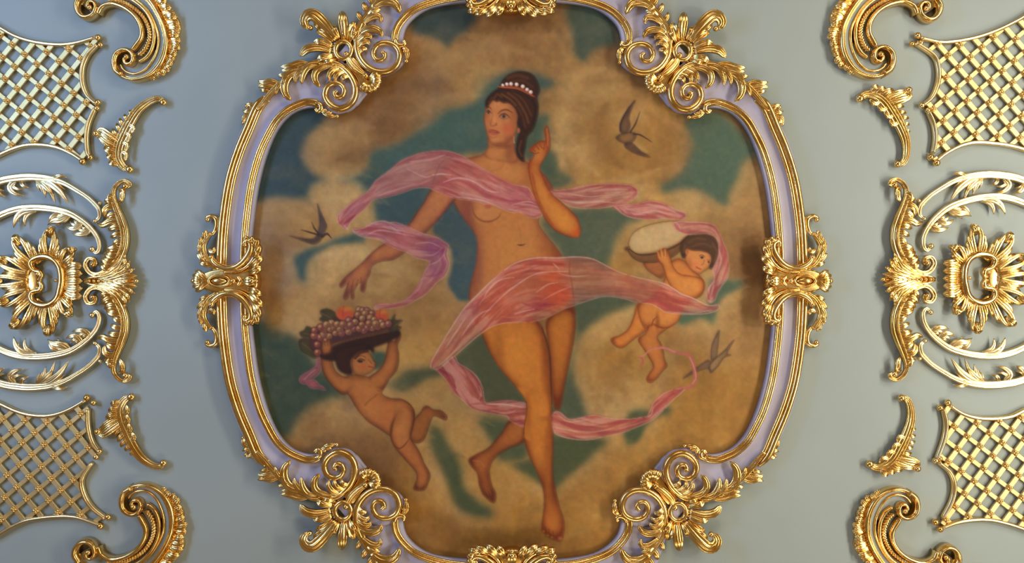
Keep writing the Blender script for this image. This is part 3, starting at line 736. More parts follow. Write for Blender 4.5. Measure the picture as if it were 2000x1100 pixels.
folds(V, [([(862, 362), (890, 352), (920, 362), (950, 380), (990, 392), (1020, 392)], 6, (166, 66, 82), .7), ([(866, 356), (894, 348), (924, 354), (952, 372), (975, 376)], 4, (222, 184, 178), .65), ([(880, 330), (910, 344), (950, 356), (990, 372)], 5, LT, .35),
          ([(845, 342), (862, 340), (880, 342)], 2.6, WH, .7), ([(844, 364), (850, 342), (862, 318), (880, 308), (903, 306)], 2.4, (120, 78, 74), .6), ([(800, 316), (840, 312), (870, 302)], 5, LT, .5), ([(796, 330), (830, 346), (848, 340)], 3, LT, .5),
          ([(720, 384), (750, 366), (780, 356), (830, 356)], 4, (162, 82, 86), .6), ([(736, 384), (770, 372), (810, 360)], 3, LT, .5), ([(700, 398), (726, 376), (744, 350)], 4, (166, 80, 84), .55), ([(668, 430), (690, 410), (712, 396)], 5, (150, 78, 90), .55),
          ([(760, 340), (790, 324), (830, 314)], 4, (184, 130, 118), .6), ([(672, 438), (684, 428), (694, 420)], 6, (130, 40, 62), .85), ([(661, 420), (662, 434), (672, 444)], 3, (160, 64, 84), .7), ([(672, 440), (680, 448), (690, 446)], 2, WH, .7),
          ([(1015, 370), (1030, 380), (1044, 398)], 4, (168, 70, 88), .6), ([(1000, 400), (1030, 394), (1050, 400)], 2.6, WH, .6), ([(1004, 408), (1030, 404), (1054, 410)], 3, (150, 56, 74), .6), ([(1020, 418), (1040, 424), (1056, 418)], 5, (148, 60, 62), .6),
          ([(1012, 398), (1036, 400), (1052, 404)], 2, (228, 196, 190), .6), ([(900, 376), (940, 386), (980, 398)], 4, LT, .4), ([(880, 384), (920, 388), (950, 394), (985, 408), (1012, 412)], 2.6, WH, .6), ([(920, 330), (960, 352), (1000, 372)], 3, (170, 88, 86), .5)])
# loop of veil over the reaching arm
loop = [(688, 448), (709, 446), (730, 435), (749, 432), (761, 435), (770, 434), (786, 439), (800, 444), (816, 452), (832, 458), (853, 464), (870, 475), (876, 480), (873, 497), (878, 516), (869, 539), (853, 552), (835, 572),
        (810, 588), (789, 598), (759, 603), (733, 604), (737, 595), (764, 594), (789, 588), (807, 572), (822, 549), (830, 530), (840, 514), (830, 508), (814, 504), (794, 493), (779, 488), (753, 476), (738, 468), (708, 463), (695, 456)]
V = veil(loop, (164, 92, 102), (160, 84, 98), .82, 5, ra=.6, run=[(690, 452), (750, 452), (820, 474), (868, 488), (862, 530), (820, 578), (735, 600)])
dab(850, 484, 22, 18, (136, 76, 104), .7, .8, V); dab(850, 520, 18, 22, (138, 76, 98), .6, .8, V); dab(790, 470, 24, 16, (184, 104, 98), .6, .8, V); dab(770, 596, 30, 8, (160, 84, 72), .6, .8, V); dab(828, 560, 16, 18, (176, 116, 104), .6, .8, V)
folds(V, [([(700, 456), (724, 444), (750, 440), (790, 444)], 4, (170, 60, 90), .65), ([(715, 460), (740, 450), (780, 456), (810, 462)], 3, (218, 176, 176), .6), ([(710, 458), (740, 462), (760, 474)], 4, (146, 72, 90), .5), ([(800, 486), (830, 488), (866, 490)], 4, (130, 58, 90), .6),
          ([(812, 476), (840, 474), (862, 484)], 2.4, (206, 168, 176), .55), ([(820, 496), (846, 498), (864, 484)], 2.4, (204, 160, 166), .6), ([(868, 484), (862, 500), (866, 520), (856, 536)], 5, (146, 52, 84), .6), ([(872, 480), (868, 498), (873, 516), (866, 534)], 2, LT, .5),
          ([(838, 518), (856, 510), (868, 496)], 2.6, LT, .6), ([(830, 540), (850, 538), (866, 530)], 5, (140, 60, 92), .55), ([(826, 548), (816, 566), (800, 582)], 3, LT, .5), ([(846, 552), (832, 568), (812, 584), (790, 594)], 3, (150, 70, 76), .6), ([(760, 440), (772, 448), (790, 452)], 3, (226, 190, 190), .5)])
# hip veil
hip = [(841, 718), (844, 704), (865, 668), (885, 635), (909, 600), (934, 575), (958, 551), (980, 532), (1007, 514), (1045, 504), (1092, 504), (1125, 502), (1157, 506), (1189, 522), (1216, 534), (1249, 543), (1293, 553), (1312, 562),
       (1330, 574), (1354, 583), (1380, 596), (1394, 597), (1403, 595), (1404, 603), (1388, 611), (1353, 614), (1304, 611), (1287, 602), (1271, 594), (1244, 591), (1216, 583), (1184, 579), (1156, 585), (1115, 599), (1097, 606), (1070, 620),
       (1037, 629), (999, 630), (966, 636), (939, 652), (912, 674), (890, 694), (868, 712), (852, 722)]
# right-hand cherub is behind this cloth: paint him first
CH_B = (196, 120, 56); CH_E = (146, 72, 30); CL = (104, 48, 22)
figure([(1257, 512), (1262, 524), (1272, 533), (1293, 543), (1300, 520), (1290, 508)], (160, 94, 50), (118, 62, 36), 5, CL, .6)
figure([(1246, 594), (1237, 623), (1227, 644), (1211, 656), (1194, 662), (1197, 671), (1208, 679), (1219, 678), (1240, 661), (1258, 649), (1272, 632), (1286, 608), (1280, 590)], (202, 122, 54), (142, 66, 28), 6, CL, .75)
figure([(1276, 618), (1262, 650), (1247, 663), (1258, 682), (1268, 698), (1277, 717), (1268, 731), (1263, 742), (1271, 748), (1283, 739), (1294, 725), (1303, 715), (1298, 704), (1296, 690), (1291, 672), (1284, 658), (1303, 642), (1316, 632), (1325, 614)],
       (190, 114, 54), (130, 62, 28), 6, CL, .75)
CB = figure([(1306, 516), (1325, 506), (1342, 514), (1354, 528), (1370, 543), (1377, 558), (1370, 577), (1355, 586), (1336, 604), (1325, 627), (1308, 639), (1290, 641), (1274, 634), (1258, 640), (1246, 600), (1266, 586), (1292, 562), (1298, 545)],
            (202, 124, 58), (146, 74, 32), 7, CL, .6)
dab(1306, 622, 20, 14, (206, 132, 66), .5, .8, CB); dab(1284, 628, 4, 16, (120, 58, 26), .6, .8); stroke([(1272, 640), (1276, 626), (1284, 618)], [1, 3, 1], (110, 50, 22), .7)
stroke([(1276, 632), (1292, 640), (1308, 640)], [1, 2.4, 1], (120, 54, 24), .6)
for q in [(1196, 667), (1199, 671)]: stroke([q, (q[0] + 4, q[1] - 3)], 1.2, CL, .6)
D1 = figure([(1227, 482), (1229, 494), (1236, 503), (1250, 511), (1276, 513), (1302, 507), (1322, 496), (1336, 480), (1340, 462)], (118, 78, 46), (84, 52, 32), 4, (66, 38, 24), .7)
D2 = figure([(1227, 476), (1232, 462), (1246, 448), (1276, 437), (1313, 432), (1342, 436), (1349, 448), (1344, 460), (1325, 476), (1288, 492), (1250, 497), (1233, 490)], (194, 160, 110), (160, 122, 78), 6, (74, 46, 28), .6)
stroke([(1228, 486), (1250, 498), (1288, 494), (1325, 478), (1346, 460)], [1.5, 3, 3, 3, 1.5], (72, 46, 30), .8, .6)
dab(1262, 466, 24, 14, (206, 172, 122), .5, .8, D2); dab(1310, 452, 24, 10, (200, 166, 116), .45, .8, D2)
AR = figure([(1283, 494), (1284, 508), (1293, 516), (1298, 530), (1304, 548), (1318, 568), (1340, 582), (1362, 580), (1374, 566), (1372, 546), (1350, 540), (1328, 536), (1315, 522), (1310, 504), (1303, 488), (1296, 486)], (206, 128, 60), (152, 78, 34), 6, CL, .65)
dab(1350, 560, 18, 14, (214, 138, 68), .6, .8, AR)
for s in [[(1288, 490), (1290, 502)], [(1295, 488), (1297, 500)], [(1302, 490), (1302, 501)], [(1279, 500), (1287, 508)]]: stroke(s, 1.4, (120, 58, 30), .75)
for s in [[(1284, 492), (1289, 504)], [(1291, 487), (1294, 500)], [(1299, 487), (1301, 500)]]: stroke(s, 3, (206, 134, 76), .6)
HF = figure([(1340, 486), (1352, 486), (1378, 488), (1390, 500), (1391, 517), (1378, 528), (1364, 536), (1352, 529), (1342, 516), (1337, 500)], (206, 132, 72), (156, 84, 44), 5, CL, .5)
dab(1358, 518, 8, 7, (206, 108, 70), .5, .9, HF); dab(1346, 516, 5, 10, (160, 86, 44), .5, .9, HF)
figure([(1334, 505), (1329, 486), (1335, 469), (1352, 459), (1375, 456), (1394, 464), (1406, 482), (1407, 503), (1397, 522), (1386, 524), (1391, 506), (1386, 495), (1369, 490), (1352, 489), (1345, 486), (1340, 500)], (84, 54, 34), (56, 34, 26), 5, (48, 28, 22), .5)
for s in [[(1345, 474), (1360, 466), (1378, 468)], [(1352, 482), (1372, 476), (1390, 482)], [(1392, 476), (1400, 492), (1396, 510)], [(1338, 480), (1336, 494)]]: stroke(s, 4, (116, 78, 48), .45, .8)
dab(1342, 492, 3.4, 5.5, (190, 114, 62), .9, .5); stroke([(1341, 489), (1344, 494)], 1.2, (130, 66, 36), .6)
dab(1371, 503, 3, 2.4, (52, 36, 34), .9, .4); stroke([(1366, 500), (1371, 498), (1376, 501)], 1.4, (80, 46, 32), .8); dab(1384, 512, 2, 2.2, (56, 38, 34), .85, .4); stroke([(1381, 508), (1387, 508)], 1.3, (86, 50, 34), .7)
stroke([(1376, 508), (1373, 516), (1370, 518)], 1.6, (150, 80, 44), .7); stroke([(1360, 522), (1364, 524), (1369, 526)], 2.6, (158, 66, 50), .8); stroke([(1356, 530), (1364, 534)], 1.6, (160, 86, 46), .6)
V = veil([(1315, 436), (1326, 433), (1345, 434), (1375, 435), (1396, 441), (1406, 457), (1413, 474), (1421, 495), (1424, 525), (1420, 545), (1408, 561), (1400, 576), (1396, 588), (1384, 590), (1380, 572), (1388, 557), (1396, 542), (1392, 528), (1402, 504), (1404, 482), (1398, 464),
          (1380, 457), (1353, 458), (1336, 457), (1321, 449)], (178, 112, 96), (178, 94, 88), .85, run=[(1316, 444), (1390, 448), (1412, 500), (1396, 560), (1390, 588)])
folds(V, [([(1316, 436), (1322, 446), (1340, 454), (1352, 448)], 5, (170, 78, 86), .7), ([(1352, 442), (1380, 444), (1398, 454)], 6, (186, 122, 106), .6), ([(1408, 470), (1416, 494), (1418, 524), (1412, 548)], 6, (186, 92, 86), .65), ([(1404, 486), (1408, 510), (1400, 536)], 4, LT, .6),
          ([(1408, 556), (1396, 568), (1390, 580)], 6, (150, 54, 72), .75), ([(1384, 574), (1386, 562), (1396, 548)], 3, WH, .55), ([(1382, 586), (1390, 590), (1396, 584)], 3, WH, .5), ([(1318, 434), (1326, 440), (1330, 450)], 2, WH, .5)])
Vm = pmask(hip, .8)
V = veil(hip, (178, 84, 66), (168, 80, 76), .86, 8, ra=.8, rw=2.2, run=[(845, 718), (890, 660), (950, 600), (1030, 560), (1120, 552), (1220, 562), (1320, 588), (1405, 600)])
off = V * (1 - np.clip(T + Lm + CB, 0, 1))                              # where the cloth floats clear it shows the sky through
k = (off * .36)[..., None]; cv[:] = cv * (1 - k) + bgc * k
dab(1080, 550, 30, 40, (200, 84, 42), .5, .9, V); dab(1090, 580, 24, 20, (200, 80, 46), .5, .9, V); dab(1030, 560, 30, 20, (174, 104, 62), .45, .9, V); dab(990, 590, 40, 26, (192, 98, 66), .5, .9, V); dab(1054, 594, 20, 14, (150, 56, 62), .5, .9, V)
dab(910, 615, 16, 24, (176, 120, 116), .6, .9, V, .6); dab(880, 670, 20, 34, (156, 104, 82), .5, .9, V, .6); dab(1150, 540, 40, 26, (146, 96, 72), .5, .9, V); dab(1220, 566, 40, 16, (168, 96, 74), .4, .9, V)
folds(V, [([(1114, 506), (1112, 530), (1118, 560), (1122, 598)], 3, (130, 58, 48), .55), ([(936, 596), (958, 562), (980, 546), (1004, 542)], 3, WH, .6), ([(940, 620), (980, 580), (1010, 556), (1050, 534), (1110, 530)], 3, WH, .55), ([(1012, 540), (1050, 520), (1085, 518)], 3, DK, .45),
          ([(1046, 572), (1070, 556), (1090, 552)], 2.6, WH, .6), ([(1060, 586), (1090, 570), (1116, 560)], 2.6, (224, 176, 156), .6), ([(1004, 614), (1024, 608), (1044, 604)], 2.6, WH, .65), ([(1020, 592), (1040, 598), (1066, 594)], 5, (140, 46, 62), .55), ([(1044, 606), (1062, 596), (1084, 596)], 5, (138, 44, 64), .5),
          ([(1090, 534), (1120, 540), (1152, 538)], 2.6, WH, .5), ([(1080, 514), (1092, 526)], 2.4, WH, .6), ([(970, 618), (1010, 620), (1050, 610), (1090, 596)], 3, (200, 128, 100), .5), ([(910, 604), (930, 596), (946, 580)], 6, (150, 62, 72), .6), ([(900, 660), (920, 630), (940, 612), (960, 604)], 3, WH, .55),
          ([(880, 690), (906, 656), (934, 628)], 5, (146, 54, 66), .6), ([(870, 680), (890, 650), (910, 620)], 3, (222, 190, 178), .55), ([(860, 700), (884, 674), (900, 650)], 3, (196, 130, 112), .5), ([(848, 708), (860, 690), (872, 668)], 4, (176, 90, 86), .6), ([(856, 716), (880, 694), (902, 672)], 3, (210, 176, 150), .5),
          ([(940, 560), (975, 536), (1010, 520)], 3, (166, 68, 74), .5), ([(1000, 560), (1030, 540), (1060, 528)], 3, (156, 60, 66), .45), ([(960, 628), (990, 612), (1020, 604)], 3, (160, 70, 60), .4), ([(1130, 520), (1180, 534), (1240, 556), (1300, 572)], 5, (176, 88, 74), .5), ([(1140, 560), (1200, 562), (1250, 570)], 4, (160, 92, 72), .5),
          ([(1180, 572), (1230, 574), (1280, 582)], 3, (196, 110, 84), .5), ([(1240, 582), (1280, 590), (1310, 604)], 4, (182, 66, 74), .6), ([(1256, 566), (1300, 570), (1350, 586)], 4, (200, 104, 80), .55), ([(1260, 548), (1300, 560), (1330, 578)], 3, (210, 136, 106), .5), ([(1340, 590), (1376, 604), (1400, 600)], 4, (176, 76, 80), .6),
          ([(1300, 608), (1350, 612), (1390, 606)], 2, WH, .5), ([(1120, 512), (1160, 514), (1190, 526)], 4, (150, 92, 64), .5)])
# lower strip, down past the knee and away to the right
V = veil([(852, 723), (868, 712), (887, 696), (895, 709), (920, 725), (936, 743), (944, 765), (947, 786), (961, 786), (985, 783), (1013, 785), (1029, 791), (1029, 806), (1026, 834), (1008, 828), (994, 820), (990, 813), (954, 807), (926, 800), (908, 786), (885, 766), (871, 742)],
         (158, 78, 66), (146, 66, 64), .93, 6, run=[(860, 716), (900, 756), (940, 796), (1028, 806)])
folds(V, [([(858, 722), (880, 736), (890, 758)], 8, (118, 36, 48), .7), ([(890, 720), (912, 744), (922, 776)], 6, (164, 88, 66), .5), ([(936, 752), (940, 768), (934, 784)], 2.4, LT, .5), ([(870, 740), (890, 768), (914, 792)], 3, (186, 136, 112), .5), ([(920, 790), (940, 788), (960, 786)], 4, (150, 50, 54), .5),
          ([(950, 790), (985, 790), (1022, 796)], 3, WH, .5), ([(930, 796), (965, 796), (1000, 804)], 4, (190, 92, 72), .6), ([(1000, 808), (1016, 816), (1026, 826)], 5, (186, 84, 58), .6), ([(960, 802), (990, 808), (1010, 800)], 3, (214, 160, 130), .5)])
for Lseg in ([(1010, 758), (1028, 782), (1029, 804), (1024, 832), (1024, 856), (1060, 860), (1070, 790), (1050, 760)],):
    m = pmask(Lseg, .8); k = (m * Lm)[..., None]
    cv[:] = cv * (1 - k) + (rgb((184, 108, 40))[None, None] * (1 - .0)) * k
dab(1030, 808, 7, 30, (140, 70, 26), .6, .8, Lm); dab(1054, 800, 14, 24, (198, 122, 48), .5, .9, Lm); stroke([(1028, 784), (1029, 804), (1024, 832), (1023, 852)], 1.8, LN, .7); dab(1066, 818, 10, 5, (146, 76, 30), .5, .8, Lm)
V = veil([(1079, 812), (1086, 804), (1097, 808), (1113, 820), (1144, 814), (1163, 812), (1195, 818), (1224, 819), (1250, 816), (1265, 812), (1275, 790), (1286, 778), (1300, 767), (1326, 759), (1340, 757), (1332, 766), (1312, 784), (1296, 802), (1272, 822), (1240, 836), (1214, 846), (1185, 852), (1153, 859), (1122, 858), (1092, 851), (1081, 840)],
         (184, 108, 84), (180, 86, 76), .92, 6, run=[(1080, 826), (1150, 838), (1230, 828), (1280, 800), (1340, 758)])
folds(V, [([(1084, 816), (1110, 832), (1150, 834), (1190, 826)], 4, (176, 66, 62), .65), ([(1090, 812), (1112, 824), (1150, 820)], 3, (220, 168, 140), .6), ([(1086, 836), (1120, 842), (1160, 844), (1200, 836)], 4, (224, 168, 136), .55), ([(1090, 846), (1130, 850), (1170, 848)], 4, (170, 70, 62), .55), ([(1170, 840), (1210, 828), (1250, 820)], 3, (180, 66, 58), .6),
          ([(1270, 812), (1290, 790), (1316, 768)], 9, (150, 50, 60), .75), ([(1280, 816), (1300, 794), (1322, 772)], 4, (206, 136, 110), .6), ([(1262, 816), (1272, 810), (1276, 796)], 2.4, WH, .6), ([(1200, 840), (1230, 832), (1262, 822)], 3, (206, 150, 118), .5)])
stroke([(1326, 760), (1348, 756), (1358, 742), (1356, 722), (1350, 700), (1340, 692), (1318, 688), (1298, 679), (1284, 678)], [3, 7, 9, 8, 9, 7, 6, 5, 3], (178, 96, 84), .85, .4)
stroke([(1352, 750), (1359, 738), (1355, 716), (1347, 698)], 2, (214, 160, 136), .6); stroke([(1318, 688), (1298, 680), (1272, 683), (1258, 694), (1247, 698)], [4, 4, 3, 3, 2], (190, 120, 104), .85, .4)
stroke([(1246, 698), (1254, 700), (1256, 708), (1249, 717)], [2, 4, 4, 1], (184, 84, 82), .85, .4)
# raised arm and pointing hand in front of the veil
fore = [(1036, 311), (1032, 328), (1038, 359), (1046, 388), (1058, 413), (1069, 434), (1086, 451), (1107, 461), (1120, 464), (1131, 463), (1134, 446), (1127, 425), (1111, 409), (1094, 394), (1074, 374), (1062, 349), (1055, 331), (1060, 316),
        (1070, 300), (1074, 289), (1074, 268), (1071, 252), (1068, 246), (1064, 255), (1066, 275), (1057, 276), (1048, 280), (1039, 287), (1034, 295), (1040, 299), (1044, 302), (1039, 312)]
A = figure(fore, (198, 118, 50), (150, 64, 28), 10, (110, 46, 22), .6)
dab(1100, 430, 14, 30, (210, 136, 54), .6, .9, A, -.7); dab(1058, 376, 9, 34, (204, 128, 56), .5, .9, A, -.35); dab(1126, 456, 10, 9, (206, 88, 36), .6, .9, A); dab(1054, 306, 12, 10, (200, 118, 54), .5, .9, A); stroke([(1040, 340), (1048, 378), (1062, 412), (1080, 440)], 4, (146, 66, 34), .5, 1, A)
for s in [[(1040, 291), (1046, 296)], [(1046, 284), (1053, 292)], [(1053, 280), (1059, 290)], [(1064, 280), (1062, 292)], [(1038, 297), (1046, 300), (1052, 298)]]: stroke(s, [1, 2], (122, 52, 26), .75)
stroke([(1068, 252), (1070, 270), (1070, 284)], 3, (208, 126, 62), .5)

# ---- left-hand cherub with the fruit basket
CB_B = (172, 102, 52); CB_E = (98, 48, 26); CLN = (78, 38, 22)
V = veil([(620, 697), (617, 714), (604, 725), (588, 735), (585, 745), (596, 751), (610, 741), (625, 727), (629, 704)], (150, 92, 88), (140, 72, 80), .9, 4, (190, 140, 126), .5)
V = veil([(598, 746), (614, 742), (624, 752), (632, 757), (637, 763), (622, 760), (606, 758)], (164, 84, 88), (140, 70, 78), .9, 3, (190, 140, 126), .4)
stroke([(590, 746), (604, 734), (620, 718)], 2.4, (126, 52, 66), .6); stroke([(594, 742), (606, 730), (616, 722)], 2, (196, 152, 136), .5)
figure([(810, 819), (822, 806), (828, 796), (836, 794), (846, 801), (862, 803), (873, 814), (870, 821), (857, 815), (846, 813), (839, 829), (830, 855), (820, 865), (806, 863), (799, 848)], (150, 88, 42), (102, 52, 26), 6, CLN, .7)
B = figure([(674, 738), (691, 733), (722, 738), (748, 742), (750, 756), (746, 770), (763, 779), (786, 781), (803, 793), (810, 808), (806, 828), (801, 850), (790, 868), (772, 862), (763, 852), (742, 838), (718, 822), (696, 796), (680, 770), (662, 760)], CB_B, CB_E, 9, CLN, .6)
dab(720, 800, 22, 18, (184, 116, 58), .55, .9, B); dab(716, 756, 22, 14, (180, 112, 56), .5, .9, B); stroke([(712, 792), (722, 782), (738, 770)], 2.4, (120, 66, 34), .5, 1)
Lg = figure([(764, 832), (764, 857), (772, 874), (791, 897), (812, 921), (815, 937), (808, 955), (820, 959), (830, 956), (836, 944), (840, 927), (829, 907), (820, 885), (811, 870), (802, 855), (808, 828), (808, 806), (795, 795), (780, 800)], CB_B, CB_E, 7, CLN, .65)
dab(784, 836, 12, 30, (184, 116, 60), .6, .9, Lg); dab(806, 890, 8, 24, (160, 92, 44), .4, .9, Lg, -.5); stroke([(772, 872), (780, 876), (790, 870), (800, 856)], [1, 2.6, 2.6, 1], (92, 44, 24), .7)
stroke([(780, 800), (768, 826), (764, 850)], [1, 3, 2], (104, 54, 28), .6); 
dab(786, 800, 16, 14, (172, 104, 52), .85, .9, np.maximum(B, Lg)); dab(776, 812, 8, 14, (150, 88, 44), .5, .9, np.maximum(B, Lg)); stroke([(787, 782), (800, 790), (809, 806), (807, 828)], [1, 2, 2, 1], CLN, .45)
for x in (812, 817, 822, 827): stroke([(x, 950), (x, 957)], 1.1, CLN, .6)
figure([(628, 668), (628, 694), (630, 721), (639, 742), (656, 761), (674, 771), (692, 752), (690, 738), (674, 738), (657, 727), (650, 711), (648, 687), (647, 670)], CB_B, CB_E, 7, CLN, .6)
figure([(752, 657), (758, 667), (757, 680), (751, 707), (739, 725), (722, 738), (728, 752), (748, 760), (760, 741), (776, 721), (779, 694), (776, 676), (783, 657), (777, 650), (771, 668), (763, 664), (757, 656)], CB_B, CB_E, 7, CLN, .6)
jm = np.maximum(B, np.maximum(pmask([(628, 668), (628, 694), (630, 721), (639, 742), (656, 761), (674, 771), (692, 752), (690, 738), (674, 738), (657, 727), (650, 711), (648, 687)], .8), pmask([(752, 657), (757, 680), (751, 707), (739, 725), (722, 738), (728, 752), (748, 760), (760, 741), (776, 721), (779, 694), (783, 657)], .8)))
dab(684, 750, 15, 13, (172, 104, 52), .9, .9, jm); dab(732, 748, 14, 11, (172, 104, 52), .9, .9, jm); dab(706, 752, 26, 14, (176, 108, 54), .6, .9, jm)
stroke([(676, 770), (680, 760), (688, 754)], [1, 2, 1], (118, 64, 34), .4, .8); stroke([(748, 760), (742, 764), (736, 762)], [1, 2.4, 1], (110, 58, 30), .5, .8)
# basket, hair, face
figure([(624, 690), (640, 676), (691, 660), (743, 648), (776, 644), (782, 655), (762, 668), (729, 681), (691, 700), (656, 706), (630, 702)], (52, 30, 24), (40, 24, 22), 5)
figure([(655, 692), (658, 716), (666, 727), (680, 733), (690, 729), (686, 708), (698, 691), (720, 683), (729, 692), (730, 680), (706, 672), (670, 680)], (56, 30, 22), (42, 24, 20), 5)
FC = figure([(687, 708), (692, 697), (704, 688), (719, 687), (727, 698), (730, 704), (735, 710), (732, 720), (724, 728), (706, 734), (692, 729)], (172, 106, 54), (126, 70, 36), 5, CLN, .5)
dab(709, 716, 7, 5, (190, 92, 54), .6, .9, FC); dab(724, 712, 6, 5, (188, 120, 64), .5, .9, FC); dab(704, 706, 5, 2.6, (44, 30, 28), .9, .5); stroke([(698, 705), (704, 701), (712, 704)], 1.8, (52, 30, 24), .8); stroke([(698, 697), (706, 695), (714, 698)], 1.6, (84, 50, 30), .6)
stroke([(720, 703), (724, 708), (727, 711)], 1.8, (116, 62, 34), .7); stroke([(720, 716), (726, 717), (729, 719)], 3, (150, 62, 44), .85); stroke([(694, 700), (704, 690), (718, 686)], 5, (62, 34, 24), .7); dab(699, 738, 12, 5, (128, 74, 38), .5, .9)
stroke([(634, 684), (660, 670), (690, 660), (730, 652), (770, 645)], [4, 8, 9, 8, 4], (92, 58, 34), .9, .4); stroke([(646, 675), (674, 664), (708, 655), (743, 647)], 2.2, (154, 106, 56), .6)
for i in range(16): stroke([(650 + i * 7, 673 - i * 1.75), (655 + i * 7, 669 - i * 1.75)], 1.5, (150, 102, 54), .5)
LF = (72, 62, 36); LF2 = (56, 48, 32)
for pts in ([(656, 612), (640, 604), (626, 608), (630, 618), (624, 624), (634, 630), (646, 632), (660, 624)], [(600, 638), (594, 646), (586, 650), (590, 658), (604, 662), (618, 656), (612, 644)],
            [(584, 668), (588, 684), (600, 692), (614, 700), (624, 694), (618, 676), (604, 664), (590, 662)], [(762, 632), (768, 620), (772, 614), (772, 626), (786, 626), (776, 636), (784, 640), (772, 648), (760, 646)]):
    figure(pts, LF, LF2, 4, (40, 34, 26), .5)
for s in [[(654, 626), (640, 618), (628, 612)], [(612, 656), (598, 652), (590, 652)], [(618, 692), (602, 680), (590, 670)], [(764, 640), (774, 634), (784, 628)]]: stroke(s, 1.4, (118, 100, 58), .5)
figure([(606, 650), (628, 634), (660, 620), (700, 612), (740, 616), (766, 630), (762, 644), (700, 660), (640, 676), (616, 690), (606, 676)], (78, 46, 44), (66, 40, 34), 4)
for x, y, rx, ry in [(674, 612, 18, 14), (744.5, 617, 15, 13)]:
    dab(x, y, rx, ry, (178, 88, 44), 1, .12); dab(x - 1, y + 3, rx * .7, ry * .65, (188, 72, 52), .8, .7); dab(x + rx * .3, y - ry * .55, rx * .5, ry * .3, (196, 126, 56), .6, .8)
    stroke([(x - rx * .1, y - ry), (x - rx * .25, y), (x - rx * .2, y + ry * .7)], 1.4, (140, 56, 40), .5)
G = [(255, 320), (250, 380), (320, 400), (285, 480), (325, 285), (390, 255), (365, 310), (435, 305), (445, 240), (510, 250), (575, 250), (645, 210), (715, 225), (745, 145), (825, 130), (795, 185), (885, 180), (790, 255), (870, 240), (945, 245), (1030, 260),
     (1090, 245), (490, 350), (420, 385), (560, 350), (640, 335), (700, 305), (815, 320), (905, 290), (970, 275), (470, 290), (540, 300), (620, 275), (760, 300), (850, 285), (930, 200), (760, 90), (800, 95), (850, 100), (290, 570), (385, 440), (360, 360), (1010, 225), (660, 260), (905, 130)]
G = sorted(G, key=lambda q: -abs(q[1] - 250))
for i, (zx, zy) in enumerate(G):
    x = 570 + zx / 5.7875; y = 590 + zy / 5.7875; r = (6.4, 5.8, 6.8)[i % 3]
    c = [(150, 96, 66), (158, 112, 68), (142, 84, 72), (160, 118, 74)][i % 4]
    if zx < 340: c = (146, 78, 58)
    dab(x, y, r + 1, r + 1, (72, 38, 40), .9, .2); dab(x, y, r, r, c, 1, .25); dab(x + 1.5, y + 2, r * .7, r * .7, (100, 52, 44), .65, .8); dab(x - 1.6, y - 1.6, r * .38, r * .38, (206, 166, 112), .7, .9)
figure([(629, 672), (630, 664), (636, 668), (641, 662), (645, 666), (648, 676), (646, 690), (630, 692)], (160, 96, 50), (116, 62, 32), 4, CLN, .5)
for s in [[(634, 668), (635, 676)], [(640, 666), (640, 676)]]: stroke(s, 1.2, CLN, .6)

# ---- weave and age of the canvas
yy, xx = np.mgrid[0:CH, 0:CW].astype(np.float32) * RES
weave = 0.5 * np.sin(xx * 2 * math.pi / 4.6 + 1.2 * vnoise(30, 5)) + 0.5 * np.sin(yy * 2 * math.pi / 4.9 + 1.2 * vnoise(30, 6))
cv *= (1 + 0.009 * weave + 0.05 * fbm(7, 91, 2) + 0.045 * fbm(120, 17, 3))[..., None]
cv *= np.stack([1 + .03 * fbm(9, 301, 2), 1 + .022 * fbm(9, 302, 2), 1 + .05 * fbm(9, 303, 2)], 2)
cv[:] = np.clip(blur(cv, .5), 0.01, 0.97)
# ------------------------------------------------------------------ setting: the ceiling
mb = MB(hm=0, hmin=-99)
mb.add([(-700, -900, 0), (2700, -900, 0), (2700, 2000, 0), (-700, 2000, 0), (-700, -900, -60), (2700, -900, -60), (2700, 2000, -60), (-700, 2000, -60)],
       [(0, 1, 2, 3), (7, 6, 5, 4), (0, 4, 5, 1), (1, 5, 6, 2), (2, 6, 7, 3), (3, 7, 4, 0)])
tag(mb.build('ceiling', M_CEIL, smooth=False), kind='structure')

# ------------------------------------------------------------------ the picture frame
QO = [(422, 549), (423, 480), (427, 420), (438, 350), (455, 290), (477, 240), (504, 198), (535, 165), (570, 142), (610, 132), (640, 120), (664, 100), (683, 75), (697, 50), (709, 15),
      (726, -25), (765, -70), (840, -98), (920, -107), (1000, -110)]
QI = [(488, 549), (489, 480), (495, 420), (504, 360), (520, 300), (541, 252), (568, 222), (600, 210), (630, 212), (652, 222), (684, 213), (705, 186), (728, 152), (760, 144), (788, 120),
      (786, 80), (798, 44), (840, 14), (910, 3), (1000, 0)]
def whole(q):
    a = spl(q, 5)
    b = [(2000 - x, y) for x, y in a[::-1][1:]]
    top = np.concatenate([a, b])
    bot = [(x, 1098 - y) for x, y in top[::-1][1:-1]]
    return np.concatenate([top, bot])
OUT, INN = whole(QO), whole(QI)

